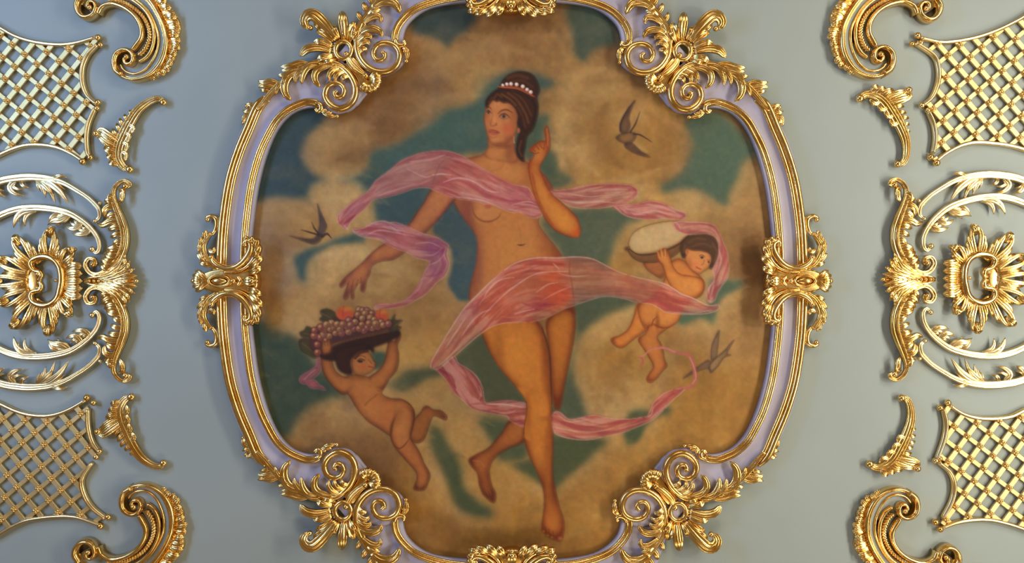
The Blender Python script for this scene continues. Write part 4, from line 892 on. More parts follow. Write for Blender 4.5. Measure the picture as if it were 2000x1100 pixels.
# the canvas
SHEET = 0.5
cy_, cx_ = np.mgrid[0:CH, 0:CW]
vx = PX0 + cx_ * RES; vy = PY0 + cy_ * RES
keep = pmask(OUT * .62 + INN * .38, 0, smooth=False) > .5
fk = keep[:-1, :-1] & keep[1:, :-1] & keep[:-1, 1:] & keep[1:, 1:]
used = np.zeros_like(keep)
used[:-1, :-1] |= fk; used[1:, :-1] |= fk; used[:-1, 1:] |= fk; used[1:, 1:] |= fk
idx = np.full(keep.shape, -1); idx[used] = np.arange(used.sum())
q = np.stack([idx[:-1, :-1][fk], idx[1:, :-1][fk], idx[1:, 1:][fk], idx[:-1, 1:][fk]], 1)
kk = (D - SHEET) / D * S
co = np.stack([(vx[used] - 1000) * kk, (vy[used] - 550) * kk, np.full(used.sum(), -SHEET * S)], 1)
me = bpy.data.meshes.new('ceiling_painting')
me.vertices.add(len(co)); me.vertices.foreach_set('co', co.astype(np.float32).ravel())
me.loops.add(q.size); me.loops.foreach_set('vertex_index', q.astype(np.int32).ravel())
me.polygons.add(len(q)); me.polygons.foreach_set('loop_start', (np.arange(len(q)) * 4).astype(np.int32))
me.update(calc_edges=True)
lin = np.where(cv <= .04045, cv / 12.92, ((cv + .055) / 1.055) ** 2.4)
ca = me.color_attributes.new('paint', 'FLOAT_COLOR', 'POINT')
ca.data.foreach_set('color', np.concatenate([lin[used], np.ones((used.sum(), 1))], 1).astype(np.float32).ravel())
me.materials.append(M_CANVAS)
painting = bpy.data.objects.new('ceiling_painting', me); col.objects.link(painting)
painting.location = (0, 0, CEIL)
tag(painting, 'large painting of a woman in pink drapery with two cherubs among clouds', 'painting')

frame = thing('painting_frame', (1000, 549), 'lavender moulded frame with gold beads around the large ceiling painting', 'frame')
mb = MB(hm=14, hmin=0.9)
prof = [(0, 0), (0, 12), (.02, 15), (.28, 15), (.36, 12), (.5, 9.5), (.62, 9), (.72, 11), (.76, 14), (.97, 15), (1, 13), (1, .5)]
N = len(OUT); m = len(prof)
v = []
for u, h in prof:
    for a, b in zip(OUT, INN): v.append((a[0] * (1 - u) + b[0] * u, a[1] * (1 - u) + b[1] * u, h))
mb.add(v, [(k * N + i, k * N + (i + 1) % N, ((k + 1) % m) * N + (i + 1) % N, ((k + 1) % m) * N + i) for k in range(m) for i in range(N)])
mb.build('moulding', M_LAV, frame)

def offs(path, d):
    p = np.asarray(path, float); g = np.gradient(p, axis=0); g /= np.hypot(g[:, 0], g[:, 1])[:, None] + 1e-9
    return p + np.stack([-g[:, 1], g[:, 0]], 1) * d
half_i = [(624, 206), (616, 201), (600, 199), (585, 203), (562, 214), (541, 233), (525, 259), (506, 300), (490, 358), (481, 420), (476, 480), (474.5, 549)]
half_o = [(521, 190), (503, 209), (486, 248), (466, 296), (449, 352), (438, 420), (433, 480), (431.5, 549)]
top_i = [(772, 84), (771, 70), (775, 55), (785, 39), (804, 21), (830, 8), (870, -3), (920, -9), (1000, -11)]
top_o = [(742, -34), (780, -68), (850, -92), (920, -100), (1000, -103)]
def mirror_path(h, axis):
    a = spl(h, 7)
    b = [(x, 1098 - y) if axis == 'y' else (2000 - x, y) for x, y in a[::-1][1:]]
    return np.concatenate([a, b])
for mx in (False, True):
    T = flip(mx=mx)
    for hp, nm, (r1, o1, r2, o2), taper in ((half_i, 'inner_gold_bead', (4.0, 3.6, 3.4, -4.0), 1), (half_o, 'outer_gold_bead', (6.6, 4.2, 4.2, -6.8), 1)):
        p = mirror_path(hp, 'y')
        mb = MB(T, 18)
        tp = [.55, 1] + [1] * 16 + [1, .55]
        mb.sweep(offs(p, o1), np.array(tp) * r1, np.array(tp) * r1, 16); mb.sweep(offs(p, o2), np.array(tp) * r2, np.array(tp) * r2, 15)
        mb.sweep(p, 6.5 if nm[0] == 'i' else 8, 3, 14, BAR)
        mb.build(nm, M_GOLD, frame)
for my in (False, True):
    T = flip(my=my)
    for hp, nm, (r1, o1, r2, o2) in ((top_i, 'inner_gold_bead', (4.0, 3.6, 3.4, -4.0)), (top_o, 'outer_gold_bead', (6.6, 4.2, 4.2, -6.8))):
        p = mirror_path(hp, 'x')
        mb = MB(T, 18)
        tp = [.55, 1] + [1] * 16 + [1, .55]
        mb.sweep(offs(p, -o1), np.array(tp) * r1, np.array(tp) * r1, 16); mb.sweep(offs(p, -o2), np.array(tp) * r2, np.array(tp) * r2, 15)
        mb.sweep(p, 6.5 if nm[0] == 'i' else 8, 3, 14, BAR)
        mb.build(nm, M_GOLD, frame)

# ------------------------------------------------------------------ corner cartouches
def lobes(mb, lst, hgt=4.5, h0=17, lift=5, prof=LEAF, w_k=1.0, pw=.5):
    for pts, w in lst: mb.leaf(pts, w * w_k, hgt, h0, lift, prof, pw=pw)
VA = [(640, 124), (662, 128), (681, 144), (693, 168), (692, 190), (680, 206), (661, 212), (643, 203), (634, 186), (639, 169), (652, 162), (666, 166), (672, 178), (667, 189), (658, 190), (654, 183), (659, 178)]
VB = [(712, 46), (701, 62), (696, 84), (700, 108), (714, 128), (734, 139), (757, 139), (774, 127), (780, 107), (772, 90), (754, 83), (737, 88), (729, 103), (734, 116), (746, 117), (752, 109), (747, 102)]
def cartouche(T, c, label):
    root = thing('corner_cartouche', c, label, 'ornament', 'carved gilt cartouches on the frame corners', hm=22)
    mk = lambda: MB(T, 22, 0.9)
    m1 = mk()
    a = [(664 + 36 * math.cos(t), 181 + 36 * math.sin(t)) for t in np.linspace(0, 2 * math.pi, 25)[:-1]]
    m1.plate(a, 16, 0, 2, n=2)
    a = [(743 + 40 * math.cos(t), 104 + 38 * math.sin(t)) for t in np.linspace(0, 2 * math.pi, 25)[:-1]]
    m1.plate(a, 16, 0, 2, n=2)
    m1.plate([(640, 130), (668, 120), (700, 108), (712, 128), (735, 150), (728, 160), (708, 186), (690, 204), (676, 176)], 10, 0, 2)
    m1.build('volute_base', M_LAV, root)
    for V in (VA, VB):
        mv = mk()
        p = spl(V, 7)
        mv.sweep(p, [4.5, 7, 7.2, 7, 6.6, 6, 5.4, 4.8, 4.4], [4, 6, 7, 7, 6.5, 6, 6, 6, 7], [17, 19, 20, 20, 20, 20, 21, 22, 23])
        e = V[-2]; mv.ball(e[0], e[1] - 3, 4.6, 24)
        mv.build('volute', M_GOLD, root)
    # long acanthus leaf running down the outer bead
    ml = mk()
    ml.tube([(684, 147), (664, 130), (640, 123), (612, 125), (582, 140), (556, 156), (530, 180), (515, 198), (500, 214)], [5, 8, 9, 9, 8, 7, 6.5, 6, 3], 19, [4, 6, 6, 6, 5, 5, 5, 5, 3], prof=LEAF)
    lobes(ml, [([(652, 126), (628, 132), (616, 144), (617, 160), (627, 171)], 8.5), ([(664, 130), (650, 138), (643, 150), (645, 158)], 7), ([(674, 138), (661, 144), (655, 153), (656, 160)], 6.5), ([(683, 147), (672, 151), (667, 160)], 6),
               ([(626, 124), (604, 130), (593, 145), (589, 165)], 8), ([(610, 127), (590, 138), (578, 152), (576, 163)], 7), ([(592, 136), (566, 146), (556, 165), (558, 184), (570, 197)], 10),
               ([(575, 146), (560, 156), (550, 172)], 6), ([(560, 156), (545, 170), (538, 186)], 5)], 6, 18, 6)
    lobes(ml, [([(606, 124), (585, 122), (566, 127), (546, 130)], 6.5), ([(596, 130), (572, 131), (556, 136), (547, 137)], 5.5), ([(566, 150), (552, 146), (541, 147)], 5),
               ([(548, 164), (528, 158), (515, 160), (502, 157)], 6.5), ([(540, 170), (522, 168), (508, 166), (504, 171)], 5.5), ([(530, 180), (514, 176), (506, 175)], 4.5)], 5, 15, 3)
    lobes(ml, [([(503, 206), (490, 204), (482, 202), (476, 206)], 5.5), ([(498, 216), (486, 212), (478, 216), (470, 212)], 5), ([(492, 226), (482, 222), (474, 228), (471, 238)], 6), ([(488, 234), (480, 232), (474, 238)], 4)], 5, 8, 3)
    ml.ball(478, 205, 4.5, 10); ml.ball(472, 238, 4.5, 9)
    ml.build('acanthus_leaf', M_GOLD, root)
    # acanthus leaf climbing beside the upper volute
    ml = mk()
    ml.tube([(700, 112), (697, 92), (698, 72), (704, 52), (715, 32), (728, 14), (736, -8), (746, -34)], [5, 8, 9, 9, 8, 7.5, 7, 4], 19, [4, 6, 6, 6, 5, 5, 5, 3], prof=LEAF)
    lobes(ml, [([(702, 64), (716, 57), (732, 57), (743, 63), (747, 73)], 8.5), ([(697, 80), (710, 71), (722, 71), (726, 77)], 7), ([(697, 93), (709, 83), (719, 83), (722, 88)], 6.5), ([(699, 106), (709, 96), (718, 97)], 6),
               ([(708, 46), (724, 34), (738, 32), (745, 38), (742, 45)], 7.5), ([(718, 30), (732, 22), (744, 20)], 6.5), ([(726, 16), (744, 4), (764, 3), (776, 12), (782, 27)], 10.5),
               ([(734, 0), (752, -8), (766, -6)], 7), ([(738, -14), (754, -22), (770, -18)], 7)], 6, 18, 6)
    lobes(ml, [([(700, 62), (691, 52), (687, 44)], 5.5), ([(708, 42), (700, 30), (699, 20)], 5), ([(720, 24), (711, 12), (710, 2)], 6), ([(730, 8), (722, -4), (722, -14)], 6)], 5, 15, 3)
    ml.build('acanthus_leaf', M_GOLD, root)
    # pierced shell between the volutes
    mr = mk()
    ring = [(670 + 15.5 * math.cos(t), 97 + 17 * math.sin(t)) for t in np.linspace(0, 2 * math.pi, 22)[:-1]]
    mr.sweep(spl(ring, 2, True), 5.2, 6, 18, ROUND, True)
    for k in range(14):
        t = math.radians(118 + k * 14.2); mr.ball(670 + 21 * math.cos(t), 97 + 22 * math.sin(t), 2.5, 16)
    mr.build('shell_ring', M_GOLD, root)
    rays = [([(681, 76), (688, 58), (693, 42)], 7.5, HOLLOW), ([(672, 74), (671, 48), (668, 21)], 10, FLUTE), ([(682, 80), (692, 68), (697, 56)], 5, LEAF), ([(662, 74), (655, 60), (652, 48)], 6, LEAF),
            ([(650, 80), (633, 67), (618, 60)], 7, HOLLOW), ([(648, 88), (628, 82), (611, 84)], 6.5, FLUTE), ([(646, 98), (622, 93), (600, 97), (586, 110)], 9, FLUTE), ([(650, 108), (634, 112), (619, 118)], 7, FLUTE),
            ([(656, 114), (642, 120), (632, 124)], 5, LEAF)]
    for pts, w, pf in rays:
        q = mk(); q.leaf(pts, w, 6.5, 15, 9, pf, 14, .6, .55, .4); q.build('shell_ray', M_GOLD, root)
    q = mk()                                                # the big curled plume
    q.leaf([(657, 76), (646, 62), (632, 46), (616, 33), (603, 34), (596, 46), (602, 58)], 12.5, 8, 16, 16, FLUTE, 22, .5, .55, .45)
    q.leaf([(640, 62), (622, 52), (612, 44)], 7, 6, 14, 10, LEAF); q.leaf([(628, 40), (612, 28), (600, 32)], 6, 5, 16, 10, LEAF)
    q.ball(606, 54, 6, 22); q.build('curled_plume', M_GOLD, root)
    q = mk()                                                # strap and tail shell
    q.plate([(660, 112), (684, 106), (700, 118), (716, 140), (738, 150), (716, 178), (702, 170), (692, 150), (676, 132)], 15, 0, 3)
    q.sweep(resample(spl([(676, 106), (686, 124), (700, 138), (714, 147)], 6), 16), [5, 7, 7.5, 7, 5], [4, 6, 6, 6, 4], 19, FLUTE)
    q.ball(676, 105, 5.5, 20); q.ball(714, 148, 6.5, 20)
    q.build('strap', M_GOLD, root)
    q = mk()
    for k, t in enumerate(np.radians([-34, -12, 10, 32, 54, 76, 98, 120])):
        L = 27; bx, by = 719, 155
        q.leaf([(bx, by), (bx + L * .55 * math.cos(t), by + L * .55 * math.sin(t)), (bx + L * math.cos(t), by + L * math.sin(t))], 7.5, 6, 14, 8, LEAF, 10, .4, .7, .35)
    q.build('tail_shell', M_GOLD, root)
    q = mk()                                                # little scrolls that end the inner bead
    q.tube([(616, 200), (624, 203), (626, 212), (620, 217), (615, 212)], [4.5, 5, 5, 4.5, 4], 18); q.leaf([(622, 212), (636, 219), (648, 218)], 5, 5, 14, 3)
    q.leaf([(626, 216), (640, 224), (656, 227)], 5.5, 5, 13, 4); q.ball(657, 226, 4.6, 15); q.ball(634, 214, 4, 17)
    q.build('bead_scroll', M_GOLD, root); q = mk()
    q.tube([(771, 76), (775, 85), (784, 88), (790, 84), (788, 78)], [4.5, 5, 5, 4.5, 4], 18); q.leaf([(782, 86), (791, 96), (790, 108)], 5, 5, 14, 3)
    q.leaf([(788, 88), (795, 100), (793, 118)], 5.5, 5, 13, 4); q.ball(793, 118, 4.6, 15); q.ball(789, 99, 4, 17)
    q.build('bead_scroll', M_GOLD, root)
    return root
cartouche(flip(dx=0), (700, 110), 'gilt cartouche with pierced shell and two volutes, upper left corner of painting frame')
cartouche(flip(mx=True, dx=4, dy=2), (1300, 110), 'gilt cartouche with pierced shell and two volutes, upper right corner of painting frame')
cartouche(flip(my=True, dx=-1, dy=-2), (700, 988), 'gilt cartouche with pierced shell and two volutes, lower left corner of painting frame')
cartouche(flip(mx=True, my=True, dx=-5, dy=0), (1300, 988), 'gilt cartouche with pierced shell and two volutes, lower right corner of painting frame')

# ------------------------------------------------------------------ mid-side clasps
def clasp(T, c, label):
    root = thing('frame_clasp', c, label, 'ornament', 'carved gilt clasps over the middle of each frame side', hm=28)
    mk = lambda: MB(T, 28, 0.9)
    q = mk()
    q.plate([(406, 528), (430, 524), (460, 526), (490, 520), (500, 535), (502, 549), (500, 563), (490, 578), (460, 572), (430, 574), (406, 570), (390, 562), (386, 549), (390, 536)], 24, 0, 4)
    q.build('backplate', M_GOLD, root)
    for s in (1, -1):
        Y = lambda y: 549 + s * (y - 549)
        R = lambda L: [(x, Y(y)) for x, y in L]
        q = mk()
        q.tube(R([(414, 503), (418, 511), (428, 519), (442, 524), (458, 523), (472, 515), (483, 502), (490, 488), (490, 476), (482, 471), (477, 478)]), [4, 5.5, 6, 6.4, 6.8, 7, 7, 6.6, 6, 5.4, 4.5], 30, [4, 6, 7, 7, 7, 7, 7, 7, 7, 7, 6])
        q.tube(R([(436, 532), (458, 531), (478, 524), (492, 510), (499, 494), (500, 480), (494, 470)]), [2, 3.2, 3.6, 4, 4, 4, 3], 28, [2, 4, 4, 4, 4, 4, 3])
        q.ball(414, Y(503), 5.5, 30); q.ball(479, Y(479), 5, 31)
        q.build('c_scroll', M_GOLD, root)
        for L, w in (([(484, 535), (498, 530), (512, 521)], 8), ([(486, 526), (499, 515), (514, 500)], 8.5), ([(494, 508), (503, 494), (509, 477)], 8), ([(496, 492), (502, 478), (504, 464)], 7), ([(494, 480), (494, 470), (488, 462)], 6.5), ([(488, 476), (482, 466), (476, 464)], 5.5)):
            q = mk(); q.leaf(R(L), w, 8, 24, 8, LEAF, 12, .6, .6, .35); q.build('petal', M_GOLD, root)
        q = mk()                                                      # outer plumes and tail scroll beyond the bead
        q.tube(R([(420, 524), (406, 514), (396, 498), (393, 480), (400, 466), (408, 456)]), [5, 7, 7.5, 7, 5.5, 4], 17, [5, 6, 6, 5, 5, 4], prof=LEAF)
        lobes(q, [(R([(406, 516), (392, 506), (380, 494)]), 6), (R([(398, 502), (388, 488), (384, 472)]), 6), (R([(396, 484), (388, 474), (390, 462)]), 5), (R([(402, 486), (412, 492), (416, 482)]), 5), (R([(398, 470), (396, 458), (401, 450)]), 5.5), (R([(412, 520), (396, 516), (384, 512)]), 5.5)], 5, 14, 4)
        q.tube(R([(408, 458), (415, 448), (418, 436), (415, 425), (406, 421), (398, 425), (400, 431)]), [4, 5, 5.5, 5.5, 5, 4.5, 4], 11, [4, 6, 6, 6, 6, 5, 5]); q.ball(400, Y(428), 5, 13); q.ball(404, Y(456), 4, 12)
        q.build('outer_plume', M_GOLD, root)
    q = mk()
    for t in (-46, -24, 0, 24, 46):
        a = math.radians(180 + t); L = 30
        q.leaf([(410, 549 + t * .2), (398 + L * .4 * math.cos(a), 549 + L * .6 * math.sin(a)), (400 + L * math.cos(a), 549 + L * math.sin(a))], 7, 6, 16, 8, LEAF, 10, .6, .6, .35)
    q.ball(376, 549, 6.5, 20, n=12)
    q.build('outer_shell', M_GOLD, root)
    q = mk(); ov = [(428 + 20 * math.cos(t), 549 + 11 * math.sin(t)) for t in np.linspace(0, 2 * math.pi, 21)[:-1]]
    q.sweep(spl(ov, 2, True), 3, 4, 28, ROUND, True)
    q.sweep(resample([(413, 549), (443, 549)], 9), [2, 6, 7, 7, 6, 2], [2, 5, 6, 6, 5, 2], 28)
    q.build('cabochon', M_GOLD, root)
    q = mk(); q.ball(456, 549, 6, 29); q.tube([(464, 540), (471, 549), (464, 558)], [3, 5, 3], 29)
    q.leaf([(474, 549), (488, 549), (501, 549)], 10, 9, 26, 6, FLUTE, 10, .6, .6, .35); q.ball(494, 549, 7, 34); q.ball(502, 549, 5, 32)
    q.build('bud', M_GOLD, root)
    return root
clasp(ID, (445, 549), 'gilt leafy clasp gripping the frame at middle of its left side')
clasp(flip(mx=True), (1555, 549), 'gilt leafy clasp gripping the frame at middle of its right side')
def quarter(sgn):
    # side clasp turned a quarter to sit on the top (sgn 1) or bottom (-1) of the frame
    def f(x, y):
        u = x - 516; v = y - 548
        X = 997 + v; Y = 36 + u
        return (X, Y) if sgn > 0 else (X + 2, 1097 - Y)
    return f
clasp(quarter(1), (997, -20), 'gilt leafy clasp cut by the picture edge at top of the painting')
clasp(quarter(-1), (999, 1117), 'gilt leafy clasp cut by the picture edge at bottom of the painting')

# ------------------------------------------------------------------ lattice panels
def clip_line(poly, p, d):
    ts = []
    q = np.roll(poly, -1, 0)
    for a, b in zip(poly, q):
        e = b - a; den = d[0] * e[1] - d[1] * e[0]
        if abs(den) < 1e-9: continue
        w = a - p
        t = (w[0] * e[1] - w[1] * e[0]) / den; s = (w[0] * d[1] - w[1] * d[0]) / den
        if 0 <= s < 1: ts.append(t)
    ts.sort()
    return list(zip(ts[::2], ts[1::2]))
boss_mesh = []
def lattice(top, up, low, bot, o, u, v, balls, label):
    """top and bottom rims run in from beyond the picture edge, up and low are the two side rims"""
    root = thing('lattice_panel', (up[-1][0], up[-1][1]), label, 'trellis', 'gilt trellis panels', hm=8)
    mk = lambda: MB(ID, 8)
    tp, bt, us, ls = spl(top, 6), spl(bot, 6), spl(up, 6), spl(low, 6)
    poly = np.concatenate([tp, us, ls, bt[::-1]])
    o, u, v = map(lambda a: np.array(a, float), (o, u, v))
    for dirv, stp, w, h0, nm in ((v, u, 5.0, 6.0, 'upper_bars'), (u, v, 4.4, 3.6, 'lower_bars')):
        q = mk(); L = np.hypot(*dirv); dn = dirv / L
        for k in range(-26, 27):
            for a, b in clip_line(poly, o + stp * k, dn):
                if b - a < 5: continue
                p = np.array([o + stp * k + dn * t for t in np.linspace(a, b, 3)])
                q.sweep(p, w, 2.6, h0, FLATBAR)
        q.build(nm, M_GOLDM, root, smooth=False)
    for L, nm, w in ((tp, 'top_rim', 4.2), (bt, 'bottom_rim', 4.2), (us, 'side_rim', 5), (ls, 'side_rim', 5)):
        q = mk(); q.sweep(L, [w * .8, w, w, w, w * .8], 6.5, 5.5, WALL)
        if nm == 'side_rim': q.sweep(L, 2, 2, 12.5)
        q.build(nm, M_GOLDP, root)
    ex = tp[0][0]; q = mk()                                   # far edge, beyond the picture
    q.sweep(np.array([[ex, tp[0][1]], [ex, (tp[0][1] + bt[0][1]) / 2], [ex, bt[0][1]]]), 4.2, 6.5, 5.5, WALL); q.build('end_rim', M_GOLDP, root)
    for x, y, r in balls:
        q = mk(); q.ball(x, y, r, 8); q.build('finial', M_GOLD, root)
    # flower bosses where the bars cross
    for i in range(-26, 27):
        for j in range(-26, 27):
            p = o + u * i + v * j
            if not (-60 < p[0] < 2060): continue
            inside = False
            a = poly; b = np.roll(poly, -1, 0)
            c = (a[:, 1] > p[1]) != (b[:, 1] > p[1])
            xs = a[c][:, 0] + (p[1] - a[c][:, 1]) / (b[c][:, 1] - a[c][:, 1]) * (b[c][:, 0] - a[c][:, 0])
            inside = (np.sum(p[0] < xs) % 2) == 1
            if not inside or np.min(np.hypot(*(poly - p).T)) < 4: continue
            if not boss_mesh:
                bm_ = MB(ID, 8); 
                for k in range(4):
                    t = k * math.pi / 2; bm_.ball(1000 + 3.7 * math.cos(t), 550 + 3.7 * math.sin(t), 2.9, 1.2, 2.6, 8, 5)
                bm_.ball(1000, 550, 2.2, 3.0, 2.2, 8, 5)
                V = np.concatenate(bm_.v); V[:, 0] -= 1000; V[:, 1] -= 550; V *= S; V[:, 2] *= -1
                me = bpy.data.meshes.new('flower_boss'); me.from_pydata(V.tolist(), [], bm_.f)
                me.polygons.foreach_set('use_smooth', [True] * len(me.polygons)); me.materials.append(M_GOLD)
                boss_mesh.append(me)
            ob = bpy.data.objects.new('flower_boss', boss_mesh[0]); col.objects.link(ob); ob.parent = root
            wp = W(p[0], p[1], 8.6, 8)
            ob.location = [wp[k] - root.location[k] for k in range(3)]
            ob.rotation_euler = (0, 0, math.atan2(u[1], u[0]) + math.pi / 4)
lattice([(-90, -4), (-40, 30), (0, 54), (31, 71), (68, 82), (111, 87), (148, 84), (188, 73)], [(190, 88), (171, 108), (161, 133), (161, 161), (170, 186), (189, 204)],
        [(186, 212), (173, 241), (169, 269), (171, 297), (177, 306)], [(-90, 346), (-40, 322), (0, 302), (25, 291), (50, 284), (80, 283), (111, 288), (139, 300), (161, 314)],
        (157.7, 114.4), (24, 18.9), (-19.3, 24), [(192, 74, 7), (197, 88, 6), (192, 200, 6.5), (190, 212, 6), (162, 316, 7.5), (177, 308, 7)],
        'gilt trellis panel cut by the left picture edge, above the left shell rosette')
lattice([(2090, -30), (2040, 4), (2000, 32), (1971, 48), (1940, 62), (1906, 73), (1869, 80), (1835, 82), (1798, 74)], [(1788, 84), (1823, 108), (1833, 133), (1832, 161), (1821, 189), (1802, 206)],
        [(1813, 218), (1824, 244), (1827, 272), (1822, 299)], [(2090, 330), (2040, 308), (2000, 292), (1971, 284), (1940, 280), (1909, 278), (1878, 284), (1847, 300), (1829, 315)],
        (1831.8, 85), (-23, 19.5), (20, 23), [(1792, 70, 7), (1781, 86, 6), (1798, 84, 6), (1800, 206, 6.5), (1812, 216, 6), (1817, 307, 7), (1829, 318, 7.5)],
        'gilt trellis panel cut by the right picture edge, above the right shell rosette')
lattice([(-90, 744), (-40, 772), (0, 789), (33, 804), (65, 812), (98, 812), (131, 802), (167, 782)], [(172, 799), (172, 832), (180, 864), (196, 885)],
        [(180, 904), (160, 936), (164, 966), (180, 992), (206, 1012)], [(-90, 1090), (-40, 1064), (0, 1043), (20, 1031), (49, 1018), (82, 1012), (121, 1009), (154, 1012), (197, 1027)],
        (109.7, 848), (-24, 20), (19, 23.2), [(170, 777, 7), (183, 787, 6.5), (195, 882, 6.5), (188, 893, 6), (212, 1010, 7), (197, 1028, 7)],
        'gilt trellis panel cut by the left picture edge, below the left shell rosette')
lattice([(2090, 760), (2040, 786), (2000, 802), (1974, 814), (1944, 818), (1912, 817), (1882, 809), (1856, 793)], [(1842, 799), (1848, 828), (1843, 861), (1829, 898)],
        [(1833, 903), (1856, 923), (1864, 949), (1859, 979), (1841, 1012)], [(2090, 1080), (2040, 1052), (2000, 1034), (1967, 1023), (1934, 1016), (1902, 1016), (1869, 1021), (1841, 1031)],
        (1939.5, 890.5), (25, 19), (-18.3, 24.9), [(1851, 787, 7), (1836, 797, 6.5), (1827, 900, 6.5), (1835, 896, 6), (1827, 1020, 7), (1836, 1034, 6.5)],
        'gilt trellis panel cut by the right picture edge, below the right shell rosette')

# ------------------------------------------------------------------ great C scrolls
def c_scroll(T, c, label):
    root = thing('c_scroll', c, label, 'ornament', 'great gilt C scrolls at the ceiling corners', hm=20)
    mk = lambda: MB(T, 20)
    oc = spl([(222, 128), (228, 143), (241, 154), (263, 158), (290, 151), (311, 133), (324, 108), (328, 77), (321, 46), (308, 18), (294, -4), (272, -24), (244, -38), (210, -43), (176, -36), (153, -16), (146, 6)], 5)
    ic = spl([(232, 124), (237, 133), (247, 140), (263, 142), (281, 133), (294, 116), (303, 96), (306, 72), (300, 47), (289, 24), (273, 5), (251, -10), (226, -18), (200, -20), (178, -16), (163, -6), (156, 7)], 5)
    pr = [(0, 0), (0, 11), (.05, 16), (.16, 20), (.28, 20), (.38, 17), (.42, 14), (.46, 15), (.53, 15), (.57, 12), (.58, 0)]
    q = mk(); N = len(oc); m = len(pr); v = []
    for uu, h in pr:
        for a, b in zip(oc, ic): v.append((a[0] * (1 - uu) + b[0] * uu, a[1] * (1 - uu) + b[1] * uu, h))
    f = [(k * N + i, k * N + i + 1, (k + 1) * N + i + 1, (k + 1) * N + i) for k in range(m - 1) for i in range(N - 1)]
    f += [tuple(k * N for k in range(m)), tuple(k * N + N - 1 for k in range(m))]
    q.add(v, f); q.build('scroll_band', M_GOLD, root)
    q = mk(); A_, B_ = resample(oc * .45 + ic * .55, 40), resample(ic, 40); C_ = resample(spl([(252, 108), (262, 98), (273, 84), (281, 66), (277, 46), (264, 28), (246, 15), (228, 6), (206, 2), (186, 14), (172, 20)], 5), 40)
    for P_, Q_, h_ in ((A_, B_, 10), (B_, C_, 7)):
        v = [(x, y, h_) for x, y in P_] + [(x, y, h_) for x, y in Q_] + [(x, y, .3) for x, y in Q_]
        q.add(v, [(k * 40 + i, k * 40 + i + 1, (k + 1) * 40 + i + 1, (k + 1) * 40 + i) for k in range(2) for i in range(39)])
    q.build('painted_ground', M_CEIL, root, 'grey painted ground between the gilt ribs', smooth=False)
    q = mk(); q.sweep(ic, [2, 2.8, 2.8, 2.8, 2.8, 2], 9, 5.5, WALL); q.build('inner_bead', M_GOLD, root)
    for sp in ([(236, 146), (225, 136), (222, 120), (226, 106), (236, 98), (248, 97), (257, 104), (260, 115), (255, 124), (246, 124), (243, 116), (248, 112)],
               [(160, -8), (150, 4), (150, 18), (158, 30), (170, 33), (182, 27), (187, 15), (183, 4), (174, 4), (171, 12), (176, 15)]):
        q = mk(); q.tube(sp, [6, 6.4, 6, 5.6, 5.2, 5, 4.6, 4.4, 4.2, 4, 4, 4], 12, [12, 12, 11, 11, 11, 11, 11, 11, 12, 12, 12, 12], prof=WALL)
        q.tube(sp, [3, 3.6, 3.4, 3.2, 3, 3], 22); q.ball(sp[-1][0], sp[-1][1], 5.5, 22)
        q.build('volute', M_GOLD, root)
    q = mk()
    q.tube([(190, 26), (198, 12), (216, 6), (230, 9), (245, 16), (259, 27), (269, 40), (275, 56), (274, 73), (264, 88), (258, 96)], [5, 5.5, 5.5, 5, 5, 5, 5, 5, 5, 5, 4], 11, 11, prof=WALL)
    q.tube([(200, -10), (236, -10), (262, 2), (282, 20), (294, 42), (299, 66), (295, 92), (284, 110), (270, 119)], 3.4, 11, 7, prof=WALL)
    q.build('inner_rib', M_GOLD, root)
    q = mk()
    rope = resample(spl([(210, -3), (236, 0), (258, 12), (276, 29), (287, 50), (289, 72), (281, 93), (270, 104)], 6), 30)
    for i, (x, y) in enumerate(rope):
        d = rope[min(i + 1, 29)] - rope[max(i - 1, 0)]; a = math.atan2(d[1], d[0]) + 1.0
        q.leaf([(x - 5 * math.cos(a), y - 5 * math.sin(a)), (x, y), (x + 6 * math.cos(a), y + 6 * math.sin(a))], 3.2, 4, 8, 4, LEAF, 7, .6, .5, .4)
    q.build('beaded_band', M_GOLD, root)
    q = mk()
    base = resample(spl([(286, -18), (300, -4), (314, 18), (324, 46), (330, 76), (326, 106), (314, 130), (296, 148)], 6), 19)
    q.plate([(x, y) for x, y in [(284, -14), (306, -6), (330, 16), (344, 36), (347, 52), (342, 68), (343, 84), (338, 98), (336, 112), (322, 128), (304, 142), (300, 130), (316, 100), (318, 70), (312, 36), (298, 6)]], 7, 0, 3)
    lens = [10, 14, 16, 18, 20, 22, 24, 25, 22, 19, 20, 21, 17, 13, 15, 16, 13, 9, 6]
    for i, (x, y) in enumerate(base):
        d = base[min(i + 1, 18)] - base[max(i - 1, 0)]; a = math.atan2(d[1], d[0]) - math.pi / 2 + .12 * math.sin(i * 1.7)
        L = lens[i]; x0, y0 = x - 5 * math.cos(a), y - 5 * math.sin(a)
        q.leaf([(x0, y0), (x0 + L * .55 * math.cos(a), y0 + L * .55 * math.sin(a)), (x0 + (L + 4) * math.cos(a + .25), y0 + (L + 4) * math.sin(a + .25))], 7.2, 6, 6, 5 + 3 * math.sin(i * 2.3), FLUTE, 9, .8, .7, .35)
    q.build('ruffle', M_GOLD, root)
c_scroll(ID, (270, 60), 'large gilt C scroll with ruffled back, upper left of ceiling')
c_scroll(similarity((247, 118), (177, 12), (1720, 113), (1808, 14), True), (1710, 60), 'large gilt C scroll with ruffled back, upper right of ceiling')
c_scroll(similarity((247, 118), (177, 12), (262, 984), (174, 1082), True), (280, 1040), 'large gilt C scroll with ruffled back, lower left of ceiling')
c_scroll(similarity((247, 118), (177, 12), (1768, 992), (1846, 1092)), (1740, 1040), 'large gilt C scroll with ruffled back, lower right of ceiling')

